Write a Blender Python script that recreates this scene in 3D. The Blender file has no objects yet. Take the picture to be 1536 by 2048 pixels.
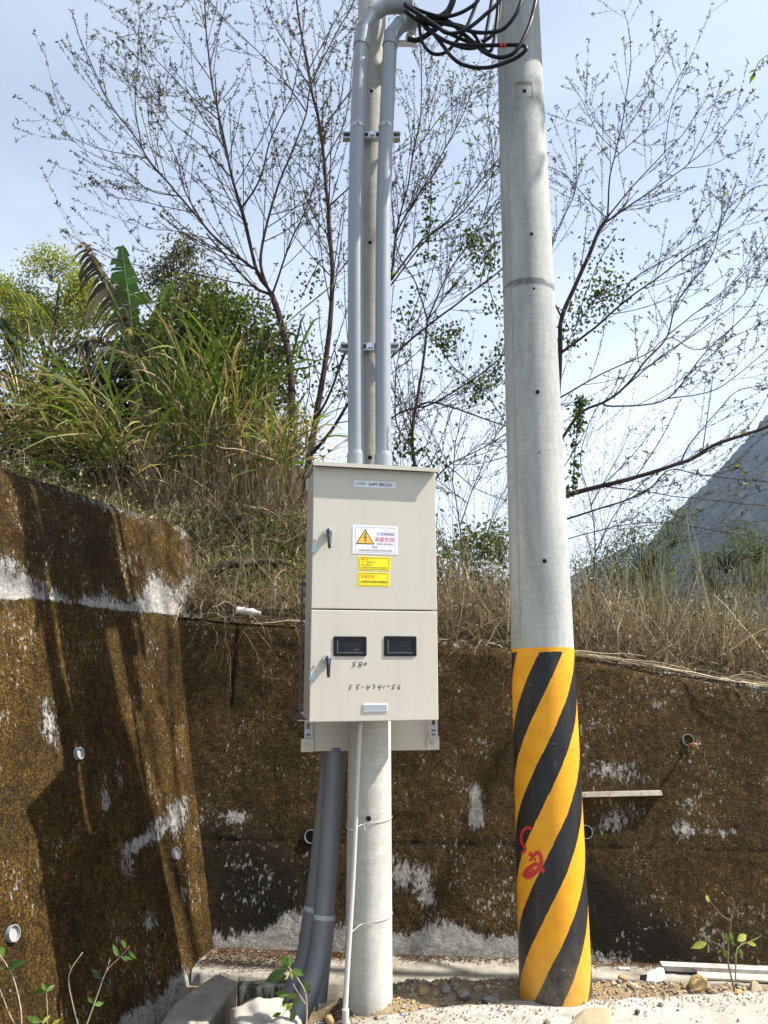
import bpy, bmesh, math, random
import numpy as np
from mathutils import Vector, Matrix, noise as mnoise

random.seed(7)
RNG = np.random.default_rng(11)
scene = bpy.context.scene
COL = scene.collection

# ------------------------------------------------------------------ camera
TH = math.radians(11.0)
FPX = 1538.0
EYE = np.array([0.0, 0.0, 1.5])
cam_data = bpy.data.cameras.new('camera')
cam_data.sensor_fit = 'AUTO'
cam_data.sensor_width = 36.0
cam_data.lens = FPX / 2048.0 * 36.0
cam_data.clip_start = 0.05
cam_data.clip_end = 6000.0
cam = bpy.data.objects.new('camera', cam_data)
COL.objects.link(cam)
cam.location = EYE
cam.rotation_euler = (math.radians(90) + TH, 0, 0)
scene.camera = cam

# ------------------------------------------------------------------ sun and sky
SUN_TO = np.array([1.0, -0.09, 1.25])
SUN_TO = SUN_TO / np.linalg.norm(SUN_TO)
SUN_EL = math.asin(SUN_TO[2])
SUN_AZ = math.atan2(SUN_TO[0], SUN_TO[1])          # clockwise from +Y
sun_data = bpy.data.lights.new('sun', 'SUN')
sun_data.energy = 5.0
sun_data.angle = math.radians(0.5)
sun_data.color = (1.0, 0.95, 0.87)
sun = bpy.data.objects.new('sun', sun_data)
COL.objects.link(sun)
sun.rotation_euler = Vector(SUN_TO).to_track_quat('Z', 'Y').to_euler()

world = bpy.data.worlds.new('World')
scene.world = world
world.use_nodes = True
wt = world.node_tree
wt.nodes.clear()
w_out = wt.nodes.new('ShaderNodeOutputWorld')
w_bg = wt.nodes.new('ShaderNodeBackground')
w_sky = wt.nodes.new('ShaderNodeTexSky')
w_sky.sky_type = 'NISHITA'
w_sky.sun_disc = False
w_sky.sun_elevation = SUN_EL
w_sky.sun_rotation = SUN_AZ
w_sky.altitude = 200
w_sky.air_density = 1.2
w_sky.dust_density = 2.4
w_sky.ozone_density = 1.6
w_bg.inputs['Strength'].default_value = 0.082
# thin white cloud veil low over the horizon, the same all the way round
w_tc = wt.nodes.new('ShaderNodeTexCoord')
w_map = wt.nodes.new('ShaderNodeMapping')
w_map.inputs['Scale'].default_value = (1.0, 1.0, 2.6)
w_noise = wt.nodes.new('ShaderNodeTexNoise')
w_noise.inputs['Scale'].default_value = 2.3
w_noise.inputs['Detail'].default_value = 6
w_noise.inputs['Roughness'].default_value = 0.55
w_sep = wt.nodes.new('ShaderNodeSeparateXYZ')
w_low = wt.nodes.new('ShaderNodeMapRange')
w_low.interpolation_type = 'SMOOTHSTEP'
w_low.inputs['From Min'].default_value = 0.02
w_low.inputs['From Max'].default_value = 0.70
w_low.inputs['To Min'].default_value = 0.84
w_low.inputs['To Max'].default_value = 0.34
w_th = wt.nodes.new('ShaderNodeMapRange')
w_th.interpolation_type = 'SMOOTHSTEP'
w_th.inputs['From Min'].default_value = 0.34
w_th.inputs['From Max'].default_value = 0.72
w_th.inputs['To Min'].default_value = 0.62
w_mul = wt.nodes.new('ShaderNodeMath'); w_mul.operation = 'MULTIPLY'
w_mix = wt.nodes.new('ShaderNodeMixRGB')
w_mix.inputs['Color2'].default_value = (7.9, 8.2, 8.65, 1)
L = wt.links.new
L(w_tc.outputs['Generated'], w_map.inputs['Vector'])
L(w_map.outputs['Vector'], w_noise.inputs['Vector'])
L(w_tc.outputs['Generated'], w_sep.inputs['Vector'])
L(w_sep.outputs['Z'], w_low.inputs['Value'])
L(w_noise.outputs['Fac'], w_th.inputs['Value'])
L(w_low.outputs['Result'], w_mul.inputs[0]); L(w_th.outputs['Result'], w_mul.inputs[1])
L(w_mul.outputs['Value'], w_mix.inputs['Fac'])
L(w_sky.outputs['Color'], w_mix.inputs['Color1'])
L(w_mix.outputs['Color'], w_bg.inputs['Color'])
L(w_bg.outputs['Background'], w_out.inputs['Surface'])

scene.view_settings.view_transform = 'Standard'
scene.view_settings.look = 'None'
scene.view_settings.gamma = 1.0
scene.view_settings.use_curve_mapping = False
scene.view_settings.exposure = 1.14
HAZE = 0.00032
scene.render.engine = 'CYCLES'
scene.cycles.max_bounces = 5
scene.cycles.diffuse_bounces = 3
scene.cycles.adaptive_threshold = 0.02
scene.cycles.transparent_max_bounces = 12

# ------------------------------------------------------------------ measuring helpers
def ray(px, py):
    u = (px - 768.0) / FPX; v = (1024.0 - py) / FPX
    return np.array([u, math.cos(TH) - v * math.sin(TH), math.sin(TH) + v * math.cos(TH)])
def at(px, py, Y):
    d = ray(px, py); return EYE + d * (Y / d[1])
def on_ground(px, py, z=0.0):
    d = ray(px, py); return EYE + d * ((z - EYE[2]) / d[2])
def on_plane(px, py, p0, n):
    d = ray(px, py); return EYE + d * (np.dot(p0 - EYE, n) / np.dot(d, n))
def depth_of(p):
    return p[1] * math.cos(TH) + (p[2] - EYE[2]) * math.sin(TH)
def metres(px, p):
    return px * depth_of(p) / FPX
def unit(v):
    v = np.asarray(v, float); return v / (np.linalg.norm(v) + 1e-12)
def sstep(a, b, x):
    t = np.clip((np.asarray(x, float) - a) / (b - a), 0, 1); return t * t * (3 - 2 * t)

_perm = RNG.integers(0, 2 ** 31, size=4096)
def vnoise(x, y, z=0.0):
    """value noise 0..1, numpy"""
    x, y, z = np.broadcast_arrays(np.asarray(x, float), np.asarray(y, float), np.asarray(z, float))
    xi = np.floor(x).astype(np.int64); yi = np.floor(y).astype(np.int64); zi = np.floor(z).astype(np.int64)
    fx = x - xi; fy = y - yi; fz = z - zi
    fx = fx * fx * (3 - 2 * fx); fy = fy * fy * (3 - 2 * fy); fz = fz * fz * (3 - 2 * fz)
    def h(a, b, c):
        return (_perm[(a * 73856093 ^ b * 19349663 ^ c * 83492791) & 4095] & 65535) / 65535.0
    r = 0
    for dx in (0, 1):
        for dy in (0, 1):
            for dz in (0, 1):
                w = (fx if dx else 1 - fx) * (fy if dy else 1 - fy) * (fz if dz else 1 - fz)
                r = r + w * h(xi + dx, yi + dy, zi + dz)
    return r
def fbm(x, y, z=0.0, o=4):
    r = 0; a = 0.5; s = 0
    for k in range(o):
        r = r + a * vnoise(x * 2 ** k + 17.3 * k, y * 2 ** k - 9.1 * k, np.asarray(z) * 2 ** k); s += a; a *= 0.5
    return r / s

def spline(pts, n):
    """Catmull-Rom through pts, resampled to n points"""
    p = np.asarray(pts, float)
    if len(p) == 2:
        t = np.linspace(0, 1, n)[:, None]; return p[0] * (1 - t) + p[1] * t
    q = np.vstack([2 * p[0] - p[1], p, 2 * p[-1] - p[-2]])
    out = []
    m = 10
    for i in range(1, len(q) - 2):
        a, b, c, d = q[i - 1], q[i], q[i + 1], q[i + 2]
        for k in range(m):
            t = k / m
            out.append(0.5 * ((2 * b) + (c - a) * t + (2 * a - 5 * b + 4 * c - d) * t * t + (3 * b - a - 3 * c + d) * t ** 3))
    out.append(p[-1]); out = np.array(out)
    s = np.concatenate([[0], np.cumsum(np.linalg.norm(np.diff(out, axis=0), axis=1))])
    tt = np.linspace(0, s[-1], n)
    return np.stack([np.interp(tt, s, out[:, k]) for k in range(3)], 1)

# ------------------------------------------------------------------ object helpers
def props(o, label=None, cat=None, group=None, kind=None):
    if label: o['label'] = label
    if cat: o['category'] = cat
    if group: o['group'] = group
    if kind: o['kind'] = kind
    return o
def empty(name, loc, rz=0.0):
    o = bpy.data.objects.new(name, None); COL.objects.link(o)
    o.empty_display_size = 0.1
    o.location = loc; o.rotation_euler = (0, 0, rz)
    return o
def link_mesh(name, me, mat, parent=None):
    if mat is not None: me.materials.append(mat)
    o = bpy.data.objects.new(name, me); COL.objects.link(o)
    if parent is not None: o.parent = parent
    return o

class Geo:
    """collects vertices, faces and colours with numpy and links them as one mesh"""
    def __init__(s): s.v = []; s.f = []; s.c = []; s.n = 0
    def add(s, v, f, c=None):
        v = np.asarray(v, float).reshape(-1, 3); f = np.asarray(f, np.int64)
        s.v.append(v); s.f.append(f + s.n)
        if c is None: c = (1, 1, 1)
        c = np.asarray(c, float)
        s.c.append(np.broadcast_to(c, (len(v), 3)))
        s.n += len(v)
    def mesh(s, name, smooth=True, sharp=None, colour=False):
        me = bpy.data.meshes.new(name)
        if not s.v: return me
        v = np.concatenate(s.v); me.vertices.add(len(v)); me.vertices.foreach_set('co', v.astype(np.float32).ravel())
        li = np.concatenate([f.ravel() for f in s.f]); lt = np.concatenate([np.full(len(f), f.shape[1]) for f in s.f])
        ls = np.concatenate([[0], np.cumsum(lt)[:-1]])
        me.loops.add(len(li)); me.loops.foreach_set('vertex_index', li.astype(np.int32))
        me.polygons.add(len(lt)); me.polygons.foreach_set('loop_start', ls.astype(np.int32)); me.polygons.foreach_set('loop_total', lt.astype(np.int32))
        me.update(calc_edges=True)
        me.polygons.foreach_set('use_smooth', np.full(len(lt), bool(smooth)))
        if smooth and sharp: me.set_sharp_from_angle(angle=math.radians(sharp))
        if colour:
            c = np.concatenate(s.c); c4 = np.concatenate([c, np.ones((len(c), 1))], 1)
            a = me.color_attributes.new('tint', 'FLOAT_COLOR', 'POINT'); a.data.foreach_set('color', c4.astype(np.float32).ravel())
        me.update()
        return me
    def obj(s, name, mat, parent=None, smooth=True, sharp=None, colour=False):
        return link_mesh(name, s.mesh(name, smooth, sharp, colour), mat, parent)
    # -------- shapes
    def tubes(s, paths, radii, sides=3, cols=None):
        """paths N,K,3  radii N,K"""
        P = np.asarray(paths, float); R = np.asarray(radii, float)
        N, K, _ = P.shape
        T = np.gradient(P, axis=1); T /= np.linalg.norm(T, axis=2, keepdims=True) + 1e-9
        ref = np.where(np.abs(T[:, :1, 2:3]) > 0.85, np.array([1.0, 0, 0]), np.array([0, 0, 1.0]))
        ref = np.broadcast_to(ref, T.shape)
        A = np.cross(T, ref); A /= np.linalg.norm(A, axis=2, keepdims=True) + 1e-9
        B = np.cross(T, A)
        ang = np.arange(sides) * 2 * math.pi / sides
        V = P[:, :, None, :] + R[:, :, None, None] * (np.cos(ang)[None, None, :, None] * A[:, :, None, :] + np.sin(ang)[None, None, :, None] * B[:, :, None, :])
        idx = np.arange(N * K * sides).reshape(N, K, sides)
        a = idx[:, :-1, :]; b = idx[:, 1:, :]
        F = np.stack([a, np.roll(a, -1, 2), np.roll(b, -1, 2), b], -1).reshape(-1, 4)
        c = None
        if cols is not None: c = np.repeat(np.asarray(cols, float), K * sides, 0)
        s.add(V.reshape(-1, 3), F, c)
    def tube(s, path, radius, sides=12, caps=True, col=None, n=None):
        p = np.asarray(path, float)
        if n: p = spline(p, n)
        r = np.broadcast_to(np.asarray(radius, float), (len(p),)) if np.ndim(radius) < 1 or len(np.atleast_1d(radius)) == len(p) else np.interp(np.linspace(0, 1, len(p)), np.linspace(0, 1, len(radius)), radius)
        T = np.gradient(p, axis=0); T /= np.linalg.norm(T, axis=1, keepdims=True) + 1e-12
        A = np.cross(T[0], [0, 0, 1.0] if abs(T[0][2]) < 0.9 else [1.0, 0, 0]); A = unit(A)
        ang = np.arange(sides) * 2 * math.pi / sides
        V = []
        for i in range(len(p)):
            A = unit(A - T[i] * np.dot(A, T[i])); B = np.cross(T[i], A)
            V.append(p[i] + r[i] * (np.cos(ang)[:, None] * A + np.sin(ang)[:, None] * B))
        V = np.array(V); K = len(p)
        idx = np.arange(K * sides).reshape(K, sides)
        a = idx[:-1]; b = idx[1:]
        F = np.stack([a, np.roll(a, -1, 1), np.roll(b, -1, 1), b], -1).reshape(-1, 4)
        base = s.n
        s.add(V.reshape(-1, 3), F, col)
        if caps:
            for k, ring in ((0, idx[0][::-1]), (-1, idx[-1])):
                s.f.append((ring + base)[None, :])
    def ribbons(s, paths, sides, widths, cols):
        """N,K,3 blades; sides N,K,3 unit side vectors; widths N,K; cols N,3 or N,K,3"""
        P = np.asarray(paths, float); N, K, _ = P.shape
        W = np.asarray(widths, float)[:, :, None] * 0.5
        V = np.stack([P - sides * W, P + sides * W], 2)
        idx = np.arange(N * K * 2).reshape(N, K, 2)
        F = np.stack([idx[:, :-1, 0], idx[:, :-1, 1], idx[:, 1:, 1], idx[:, 1:, 0]], -1).reshape(-1, 4)
        c = np.asarray(cols, float)
        if c.ndim == 2: c = np.repeat(c[:, None, :], K, 1)
        c = np.repeat(c[:, :, None, :], 2, 2).reshape(-1, 3)
        s.add(V.reshape(-1, 3), F, c)
    def leaves(s, C, D, Nn, ln, wd, cols, fold=0.25):
        """rhombic folded leaves: base C, direction D, normal Nn"""
        C = np.asarray(C, float); D = np.asarray(D, float); D = D / (np.linalg.norm(D, axis=1, keepdims=True) + 1e-9)
        S = np.cross(D, Nn); S /= np.linalg.norm(S, axis=1, keepdims=True) + 1e-9
        U = np.cross(S, D)
        ln = np.asarray(ln)[:, None]; wd = np.asarray(wd)[:, None]
        b = C; t = C + D * ln - U * ln * 0.12
        m = C + D * ln * 0.45
        l = m - S * wd * 0.5 + U * wd * fold; r = m + S * wd * 0.5 + U * wd * fold
        V = np.stack([b, l, t, r], 1).reshape(-1, 3)
        n = len(C); i = np.arange(n)[:, None] * 4
        F = np.concatenate([i + np.array([[0, 2, 1]]), i + np.array([[0, 3, 2]])])
        s.add(V, F, np.repeat(np.asarray(cols, float), 4, 0))
    def box(s, c, size, col=None, M=None):
        h = np.asarray(size, float) / 2
        v = np.array([[x, y, z] for x in (-1, 1) for y in (-1, 1) for z in (-1, 1)], float) * h
        if M is not None: v = v @ np.asarray(M).T
        v = v + np.asarray(c, float)
        s.add(v, [[0, 1, 3, 2], [4, 6, 7, 5], [0, 4, 5, 1], [2, 3, 7, 6], [0, 2, 6, 4], [1, 5, 7, 3]], col)
    def grid(s, V):
        a, b, _ = V.shape
        i = np.arange(a * b).reshape(a, b)
        F = np.stack([i[:-1, :-1], i[1:, :-1], i[1:, 1:], i[:-1, 1:]], -1).reshape(-1, 4)
        s.add(V.reshape(-1, 3), F)

def bevel_box(name, c, size, mat, parent=None, bev=0.004, seg=2):
    bm = bmesh.new(); bmesh.ops.create_cube(bm, size=1.0)
    for v in bm.verts: v.co = Vector((v.co.x * size[0] + c[0], v.co.y * size[1] + c[1], v.co.z * size[2] + c[2]))
    bmesh.ops.bevel(bm, geom=list(bm.edges), offset=bev, segments=seg, profile=0.5, affect='EDGES')
    me = bpy.data.meshes.new(name); bm.to_mesh(me); bm.free()
    for p in me.polygons: p.use_smooth = False
    return link_mesh(name, me, mat, parent)
def lathe(name, prof, mat, parent=None, sides=24, loc=(0, 0, 0), M=None, sharp=35):
    """prof list of (r, h) about local z"""
    g = Geo(); ang = np.arange(sides) * 2 * math.pi / sides
    V = np.array([[[r * math.cos(a), r * math.sin(a), h] for a in ang] for r, h in prof])
    V = V.reshape(-1, 3)
    if M is not None: V = V @ np.asarray(M).T
    V = V + np.asarray(loc, float)
    i = np.arange(len(prof) * sides).reshape(len(prof), sides)
    F = np.stack([i[:-1], np.roll(i[:-1], -1, 1), np.roll(i[1:], -1, 1), i[1:]], -1).reshape(-1, 4)
    g.add(V, F)
    return g.obj(name, mat, parent, sharp=sharp)
def frame_to(axis, up=(0, 0, 1)):
    """3x3 whose local z is axis"""
    z = unit(axis); x = np.cross(up, z)
    if np.linalg.norm(x) < 1e-6: x = np.array([1.0, 0, 0])
    x = unit(x); y = np.cross(z, x)
    return np.stack([x, y, z], 1)

# ------------------------------------------------------------------ materials
class NT:
    def __init__(s, name):
        s.m = bpy.data.materials.new(name); s.m.use_nodes = True
        s.t = s.m.node_tree; s.b = s.t.nodes['Principled BSDF']; s.out = s.t.nodes['Material Output']
        s._tc = None
    def L(s, a, b): s.t.links.new(a, b)
    def put(s, sock, val):
        if hasattr(val, 'is_linked') or isinstance(val, bpy.types.NodeSocket): s.L(val, sock)
        elif isinstance(val, (tuple, list)) and len(val) == 3 and sock.type == 'RGBA': sock.default_value = (*val, 1)
        else: sock.default_value = val
    def node(s, typ, **kw):
        n = s.t.nodes.new(typ)
        for k, v in kw.items(): setattr(n, k, v)
        return n
    def pos(s):
        if s._tc is None: s._tc = s.node('ShaderNodeTexCoord')
        return s._tc.outputs['Object']
    def scaled(s, sc):
        n = s.node('ShaderNodeMapping'); s.L(s.pos(), n.inputs['Vector']); n.inputs['Scale'].default_value = sc
        return n.outputs['Vector']
    def noise(s, scale, detail=4, rough=0.6, vec=None, dist=0.0):
        n = s.node('ShaderNodeTexNoise'); s.L(vec or s.pos(), n.inputs['Vector'])
        n.inputs['Scale'].default_value = scale; n.inputs['Detail'].default_value = detail
        n.inputs['Roughness'].default_value = rough; n.inputs['Distortion'].default_value = dist
        return n.outputs['Fac']
    def voronoi(s, scale, feature='F1', vec=None):
        n = s.node('ShaderNodeTexVoronoi', feature=feature); s.L(vec or s.pos(), n.inputs['Vector']); n.inputs['Scale'].default_value = scale
        return n.outputs['Distance']
    def rng(s, v, a, b, c=0.0, d=1.0, smooth=True):
        n = s.node('ShaderNodeMapRange'); n.interpolation_type = 'SMOOTHSTEP' if smooth else 'LINEAR'
        s.put(n.inputs['Value'], v); s.put(n.inputs['From Min'], a); s.put(n.inputs['From Max'], b); s.put(n.inputs['To Min'], c); s.put(n.inputs['To Max'], d)
        return n.outputs['Result']
    def math(s, op, a, b=0.0, c=None):
        n = s.node('ShaderNodeMath', operation=op); s.put(n.inputs[0], a); s.put(n.inputs[1], b)
        if c is not None: s.put(n.inputs[2], c)
        return n.outputs['Value']
    def mix(s, f, a, b, mode='MIX'):
        n = s.node('ShaderNodeMixRGB', blend_type=mode); s.put(n.inputs['Fac'], f); s.put(n.inputs['Color1'], a); s.put(n.inputs['Color2'], b)
        return n.outputs['Color']
    def ramp(s, f, stops):
        n = s.node('ShaderNodeValToRGB'); s.L(f, n.inputs['Fac'])
        e = n.color_ramp.elements
        while len(e) < len(stops): e.new(0.5)
        for k, (p, c) in enumerate(stops): e[k].position = p; e[k].color = (*c, 1)
        return n.outputs['Color']
    def attr(s, name, out='Color'):
        n = s.node('ShaderNodeAttribute'); n.attribute_name = name; return n.outputs[out]
    def sep(s):
        n = s.node('ShaderNodeSeparateXYZ'); s.L(s.pos(), n.inputs['Vector']); return n.outputs
    def bump(s, h, strength=0.4, dist=0.01):
        n = s.node('ShaderNodeBump'); s.L(h, n.inputs['Height']); n.inputs['Strength'].default_value = strength; n.inputs['Distance'].default_value = dist
        s.L(n.outputs['Normal'], s.b.inputs['Normal'])
    def set(s, **kw):
        for k, v in kw.items(): s.put(s.b.inputs[k.replace('_', ' ')], v)
        return s

def plain(name, col, rough=0.5, metal=0.0, var=0.12, scale=30.0, bump=0.0, spec=0.5):
    t = NT(name); n = t.noise(scale, 5)
    c = t.mix(n, tuple(x * (1 - var) for x in col), tuple(min(1, x * (1 + var)) for x in col))
    t.set(Base_Color=c, Roughness=t.rng(t.noise(scale * 0.6, 3), 0.3, 0.7, max(0.02, rough - 0.08), min(1, rough + 0.08)), Metallic=metal)
    t.b.inputs['Specular IOR Level'].default_value = spec
    if bump: t.bump(n, bump, 0.004)
    return t.m

def leaf_mat(name, trans=0.35, rough=0.55, spec=0.3):
    t = NT(name); c = t.attr('tint')
    t.set(Base_Color=c, Roughness=rough); t.b.inputs['Specular IOR Level'].default_value = spec
    tr = t.node('ShaderNodeBsdfTranslucent'); t.L(t.mix(1.0, c, (1.0, 1.05, 0.55), 'MULTIPLY'), tr.inputs['Color'])
    mx = t.node('ShaderNodeMixShader'); mx.inputs['Fac'].default_value = trans
    t.L(t.b.outputs['BSDF'], mx.inputs[1]); t.L(tr.outputs['BSDF'], mx.inputs[2]); t.L(mx.outputs['Shader'], t.out.inputs['Surface'])
    return t.m
def tint_mat(name, rough=0.85, bump=0.0, scale=60):
    t = NT(name); n = t.noise(scale, 4)
    t.set(Base_Color=t.mix(1.0, t.attr('tint'), t.ramp(n, [(0.3, (0.7, 0.7, 0.7)), (0.7, (1.2, 1.2, 1.2))]), 'MULTIPLY'), Roughness=rough)
    t.b.inputs['Specular IOR Level'].default_value = 0.2
    if bump: t.bump(n, bump, 0.005)
    return t.m

M = {}
# moss-grown concrete: bare / damp / gold stored on the wall; dark tone is painted shade plus wet streaks
def moss_mat(name, gold):
    t = NT(name)
    streak = t.noise(1.0, 5, 0.6, t.scaled((7, 7, 1.6)))
    n1 = t.noise(3.2, 6, 0.6); n2 = t.noise(26, 5, 0.65); n3 = t.noise(85, 5, 0.75)
    n4 = t.noise(170, 3, 0.7)
    h = t.math('ADD', t.math('MULTIPLY', n2, 0.26), t.math('ADD', t.math('MULTIPLY', n3, 0.55), t.math('ADD', t.math('MULTIPLY', n4, 0.30), t.math('MULTIPLY', n1, 0.22))))
    moss = t.ramp(t.rng(h, 0.52, 0.83, smooth=False), [(0.0, (0.009, 0.006, 0.002)), (0.30, gold[0]), (0.62, gold[1]), (0.95, gold[2])])
    moss = t.mix(t.rng(streak, 0.40, 0.75, 0.0, 0.32), moss, (0.026, 0.018, 0.007))
    green = t.rng(t.noise(5, 3), 0.52, 0.75, 0.0, 0.12)
    moss = t.mix(green, moss, (0.045, 0.043, 0.010))
    moss = t.mix(t.attr('damp_shade', 'Fac'), moss, (0.010, 0.009, 0.006))
    conc = t.ramp(t.noise(40, 7, 0.8), [(0.30, (0.12, 0.11, 0.09)), (0.52, (0.36, 0.35, 0.32)), (0.72, (0.52, 0.51, 0.48))])
    edge = t.math('ADD', t.math('MULTIPLY', t.noise(26, 9, 0.85, t.scaled((1, 1, 0.5))), 1.75), t.math('MULTIPLY', t.noise(70, 6, 0.8, t.scaled((1, 1, 0.45))), 1.25))
    f = t.math('ADD', t.math('MULTIPLY', t.attr('bare', 'Fac'), 1.15), edge)
    f = t.rng(f, 1.87, 1.96)
    # loose pale lichen flecks
    fl = t.rng(t.math('ADD', t.noise(58, 4, 0.66, t.scaled((1, 1, 0.5))), t.math('MULTIPLY', n1, 0.62)), 0.95, 1.0)
    f2 = t.math('MAXIMUM', f, t.math('MULTIPLY', fl, 0.8))
    t.set(Base_Color=t.mix(f2, moss, conc), Roughness=0.95)
    t.b.inputs['Specular IOR Level'].default_value = 0.15
    hh = t.math('SUBTRACT', t.math('ADD', t.math('MULTIPLY', n2, 0.8), n3), t.math('MULTIPLY', f, 0.5))
    t.bump(hh, 1.0, 0.015)
    return t.m
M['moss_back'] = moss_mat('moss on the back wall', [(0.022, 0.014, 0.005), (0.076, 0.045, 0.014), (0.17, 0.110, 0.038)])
M['moss_left'] = moss_mat('moss on the wing wall', [(0.017, 0.010, 0.003), (0.092, 0.051, 0.010), (0.205, 0.120, 0.028)])

def concrete_mat(name, lo, mid, hi, bump=0.3, streaks=True):
    t = NT(name)
    a = t.noise(1.0, 6, 0.65, t.scaled((9, 9, 2.2))) if streaks else t.noise(7, 6, 0.65)
    b = t.noise(48, 6, 0.75); r = t.noise(1.0, 5, 0.7, t.scaled((8, 8, 38)))
    h = t.math('ADD', t.math('MULTIPLY', a, 0.5), t.math('ADD', t.math('MULTIPLY', b, 0.3), t.math('MULTIPLY', r, 0.25)))
    t.set(Base_Color=t.ramp(h, [(0.38, lo), (0.54, mid), (0.70, hi)]), Roughness=0.88)
    t.b.inputs['Specular IOR Level'].default_value = 0.25
    t.bump(t.math('ADD', b, r), bump, 0.004)
    return t.m
M['pole_slim'] = concrete_mat('spun concrete, slim pole', (0.33, 0.32, 0.28), (0.47, 0.46, 0.41), (0.56, 0.55, 0.50))
M['slab'] = concrete_mat('pale slab concrete', (0.27, 0.255, 0.225), (0.38, 0.365, 0.335), (0.46, 0.445, 0.415), 0.5, False)  # pale concrete of the slab, tone varied at random
M['ledge'] = concrete_mat('rough ledge concrete', (0.15, 0.13, 0.095), (0.29, 0.265, 0.22), (0.42, 0.395, 0.34), 0.6, False)

def slab_mat():
    t = NT('pale dusty slab'); a = t.noise(5, 7, 0.7); b = t.noise(45, 6, 0.75)
    c = t.ramp(t.math('ADD', t.math('MULTIPLY', a, .55), t.math('MULTIPLY', b, .45)), [(.36, (.20, .18, .145)), (.48, (.34, .325, .29)), (.66, (.44, .425, .39))])
    st = t.rng(t.noise(2.2, 6, 0.7), 0.52, 0.70, 0.0, 0.55); c = t.mix(st, c, (.27, .215, .14))
    t.set(Base_Color=c, Roughness=.93); t.b.inputs['Specular IOR Level'].default_value = .2
    t.bump(t.math('ADD', b, t.noise(120, 3, .7)), .6, .006); return t.m
M['slab'] = slab_mat()
M['asphalt'] = concrete_mat('worn road asphalt', (0.05, 0.05, 0.05), (0.075, 0.075, 0.073), (0.11, 0.11, 0.105), 0.5, False)
# big pole: concrete with the hazard paint below 1.56 m
def hazard_mat():
    t = NT('concrete pole with hazard stripes')
    x, y, z = t.sep()[:3]
    a = t.noise(1.0, 6, 0.65, t.scaled((8, 8, 1.4))); b = t.noise(55, 6, 0.75); r = t.noise(1.0, 5, 0.7, t.scaled((7, 7, 42)))
    h = t.math('ADD', t.math('MULTIPLY', a, 0.58), t.math('ADD', t.math('MULTIPLY', b, 0.30), t.math('MULTIPLY', r, 0.15)))
    conc = t.ramp(h, [(0.36, (0.22, 0.23, 0.22)), (0.52, (0.36, 0.37, 0.35)), (0.70, (0.52, 0.52, 0.49))])
    ang = t.math('ARCTAN2', x, t.math('MULTIPLY', y, -1.0))
    wob = t.math('MULTIPLY', t.math('SUBTRACT', t.noise(6, 4, 0.6), 0.5), 0.028)
    wob2 = t.math('MULTIPLY', t.math('SUBTRACT', t.noise(40, 3, 0.6), 0.5), 0.014)
    zz = t.math('ADD', z, t.math('ADD', wob, wob2))
    ph = t.math('FRACT', t.math('ADD', t.math('DIVIDE', t.math('SUBTRACT', zz, t.math('MULTIPLY', ang, 1.82 / (2 * math.pi))), 0.455), 10 - 0.85 / 0.455 - 0.23))
    black = t.math('MULTIPLY', t.math('GREATER_THAN', 0.485, ph), t.math('GREATER_THAN', 1.545, zz))
    yel = t.ramp(t.noise(14, 5, 0.6), [(0.3, (0.66, 0.275, 0.008)), (0.6, (0.76, 0.345, 0.012)), (0.85, (0.76, 0.40, 0.03))])
    blk = t.ramp(t.noise(1.0, 5, 0.65, t.scaled((26, 26, 5))), [(0.3, (0.010, 0.010, 0.012)), (0.62, (0.022, 0.022, 0.024)), (0.80, (0.075, 0.073, 0.07))])
    spk = t.rng(t.noise(95, 2, 0.5), 0.72, 0.76)
    blk = t.mix(t.math('MULTIPLY', spk, 0.7), blk, (0.5, 0.5, 0.48))
    paint = t.mix(black, yel, blk)
    top = t.math('GREATER_THAN', t.math('ADD', 1.565, t.math('MULTIPLY', t.math('SUBTRACT', t.noise(9, 3), 0.5), 0.05)), z)
    # a dark tide mark ring high on the shaft
    ring = t.math('MULTIPLY', t.rng(t.math('ABSOLUTE', t.math('SUBTRACT', t.math('ADD', z, t.math('MULTIPLY', t.math('SUBTRACT', t.noise(5, 2), 0.5), 0.03)), 3.455)), 0.012, 0.026, 1.0, 0.0), t.rng(t.noise(11, 4), 0.36, 0.56))
    conc = t.mix(t.math('MULTIPLY', ring, 0.8), conc, (0.10, 0.10, 0.11))
    scuff = t.rng(t.math('ADD', t.noise(22, 6, 0.75, t.scaled((1, 1, 0.6))), t.math('MULTIPLY', z, -0.05)), 0.66, 0.74)
    paint = t.mix(t.math('MULTIPLY', scuff, 0.55), paint, (0.34, 0.32, 0.27))
    mud = t.math('MULTIPLY', t.rng(z, 0.03, 0.34, 1.0, 0.0), t.rng(t.noise(16, 6, 0.75), 0.30, 0.62))
    paint = t.mix(t.math('MULTIPLY', mud, 0.32), paint, (0.33, 0.26, 0.17))
    t.set(Base_Color=t.mix(top, conc, paint), Roughness=t.mix(top, (0.9, 0.9, 0.9), t.mix(black, (0.62, 0.62, 0.62), (0.42, 0.42, 0.42))))
    t.b.inputs['Specular IOR Level'].default_value = 0.35
    t.bump(t.math('ADD', b, t.math('MULTIPLY', r, 0.5)), 0.32, 0.004)
    return t.m
M['hazard'] = hazard_mat()
M['pvc'] = plain('grey conduit plastic', (0.27, 0.30, 0.325), 0.38, 0, 0.06, 14)
M['pvc_dark'] = plain('weathered grey conduit', (0.19, 0.198, 0.208), 0.42, 0, 0.18, 9)
M['pvc_pale'] = plain('pale grey ground wire pipe', (0.46, 0.45, 0.43), 0.5, 0, 0.10, 20)
M['socket'] = plain('dark pipe joint', (0.20, 0.22, 0.24), 0.4, 0, 0.08)  # darker grey for the rings at the pipe joints
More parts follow.
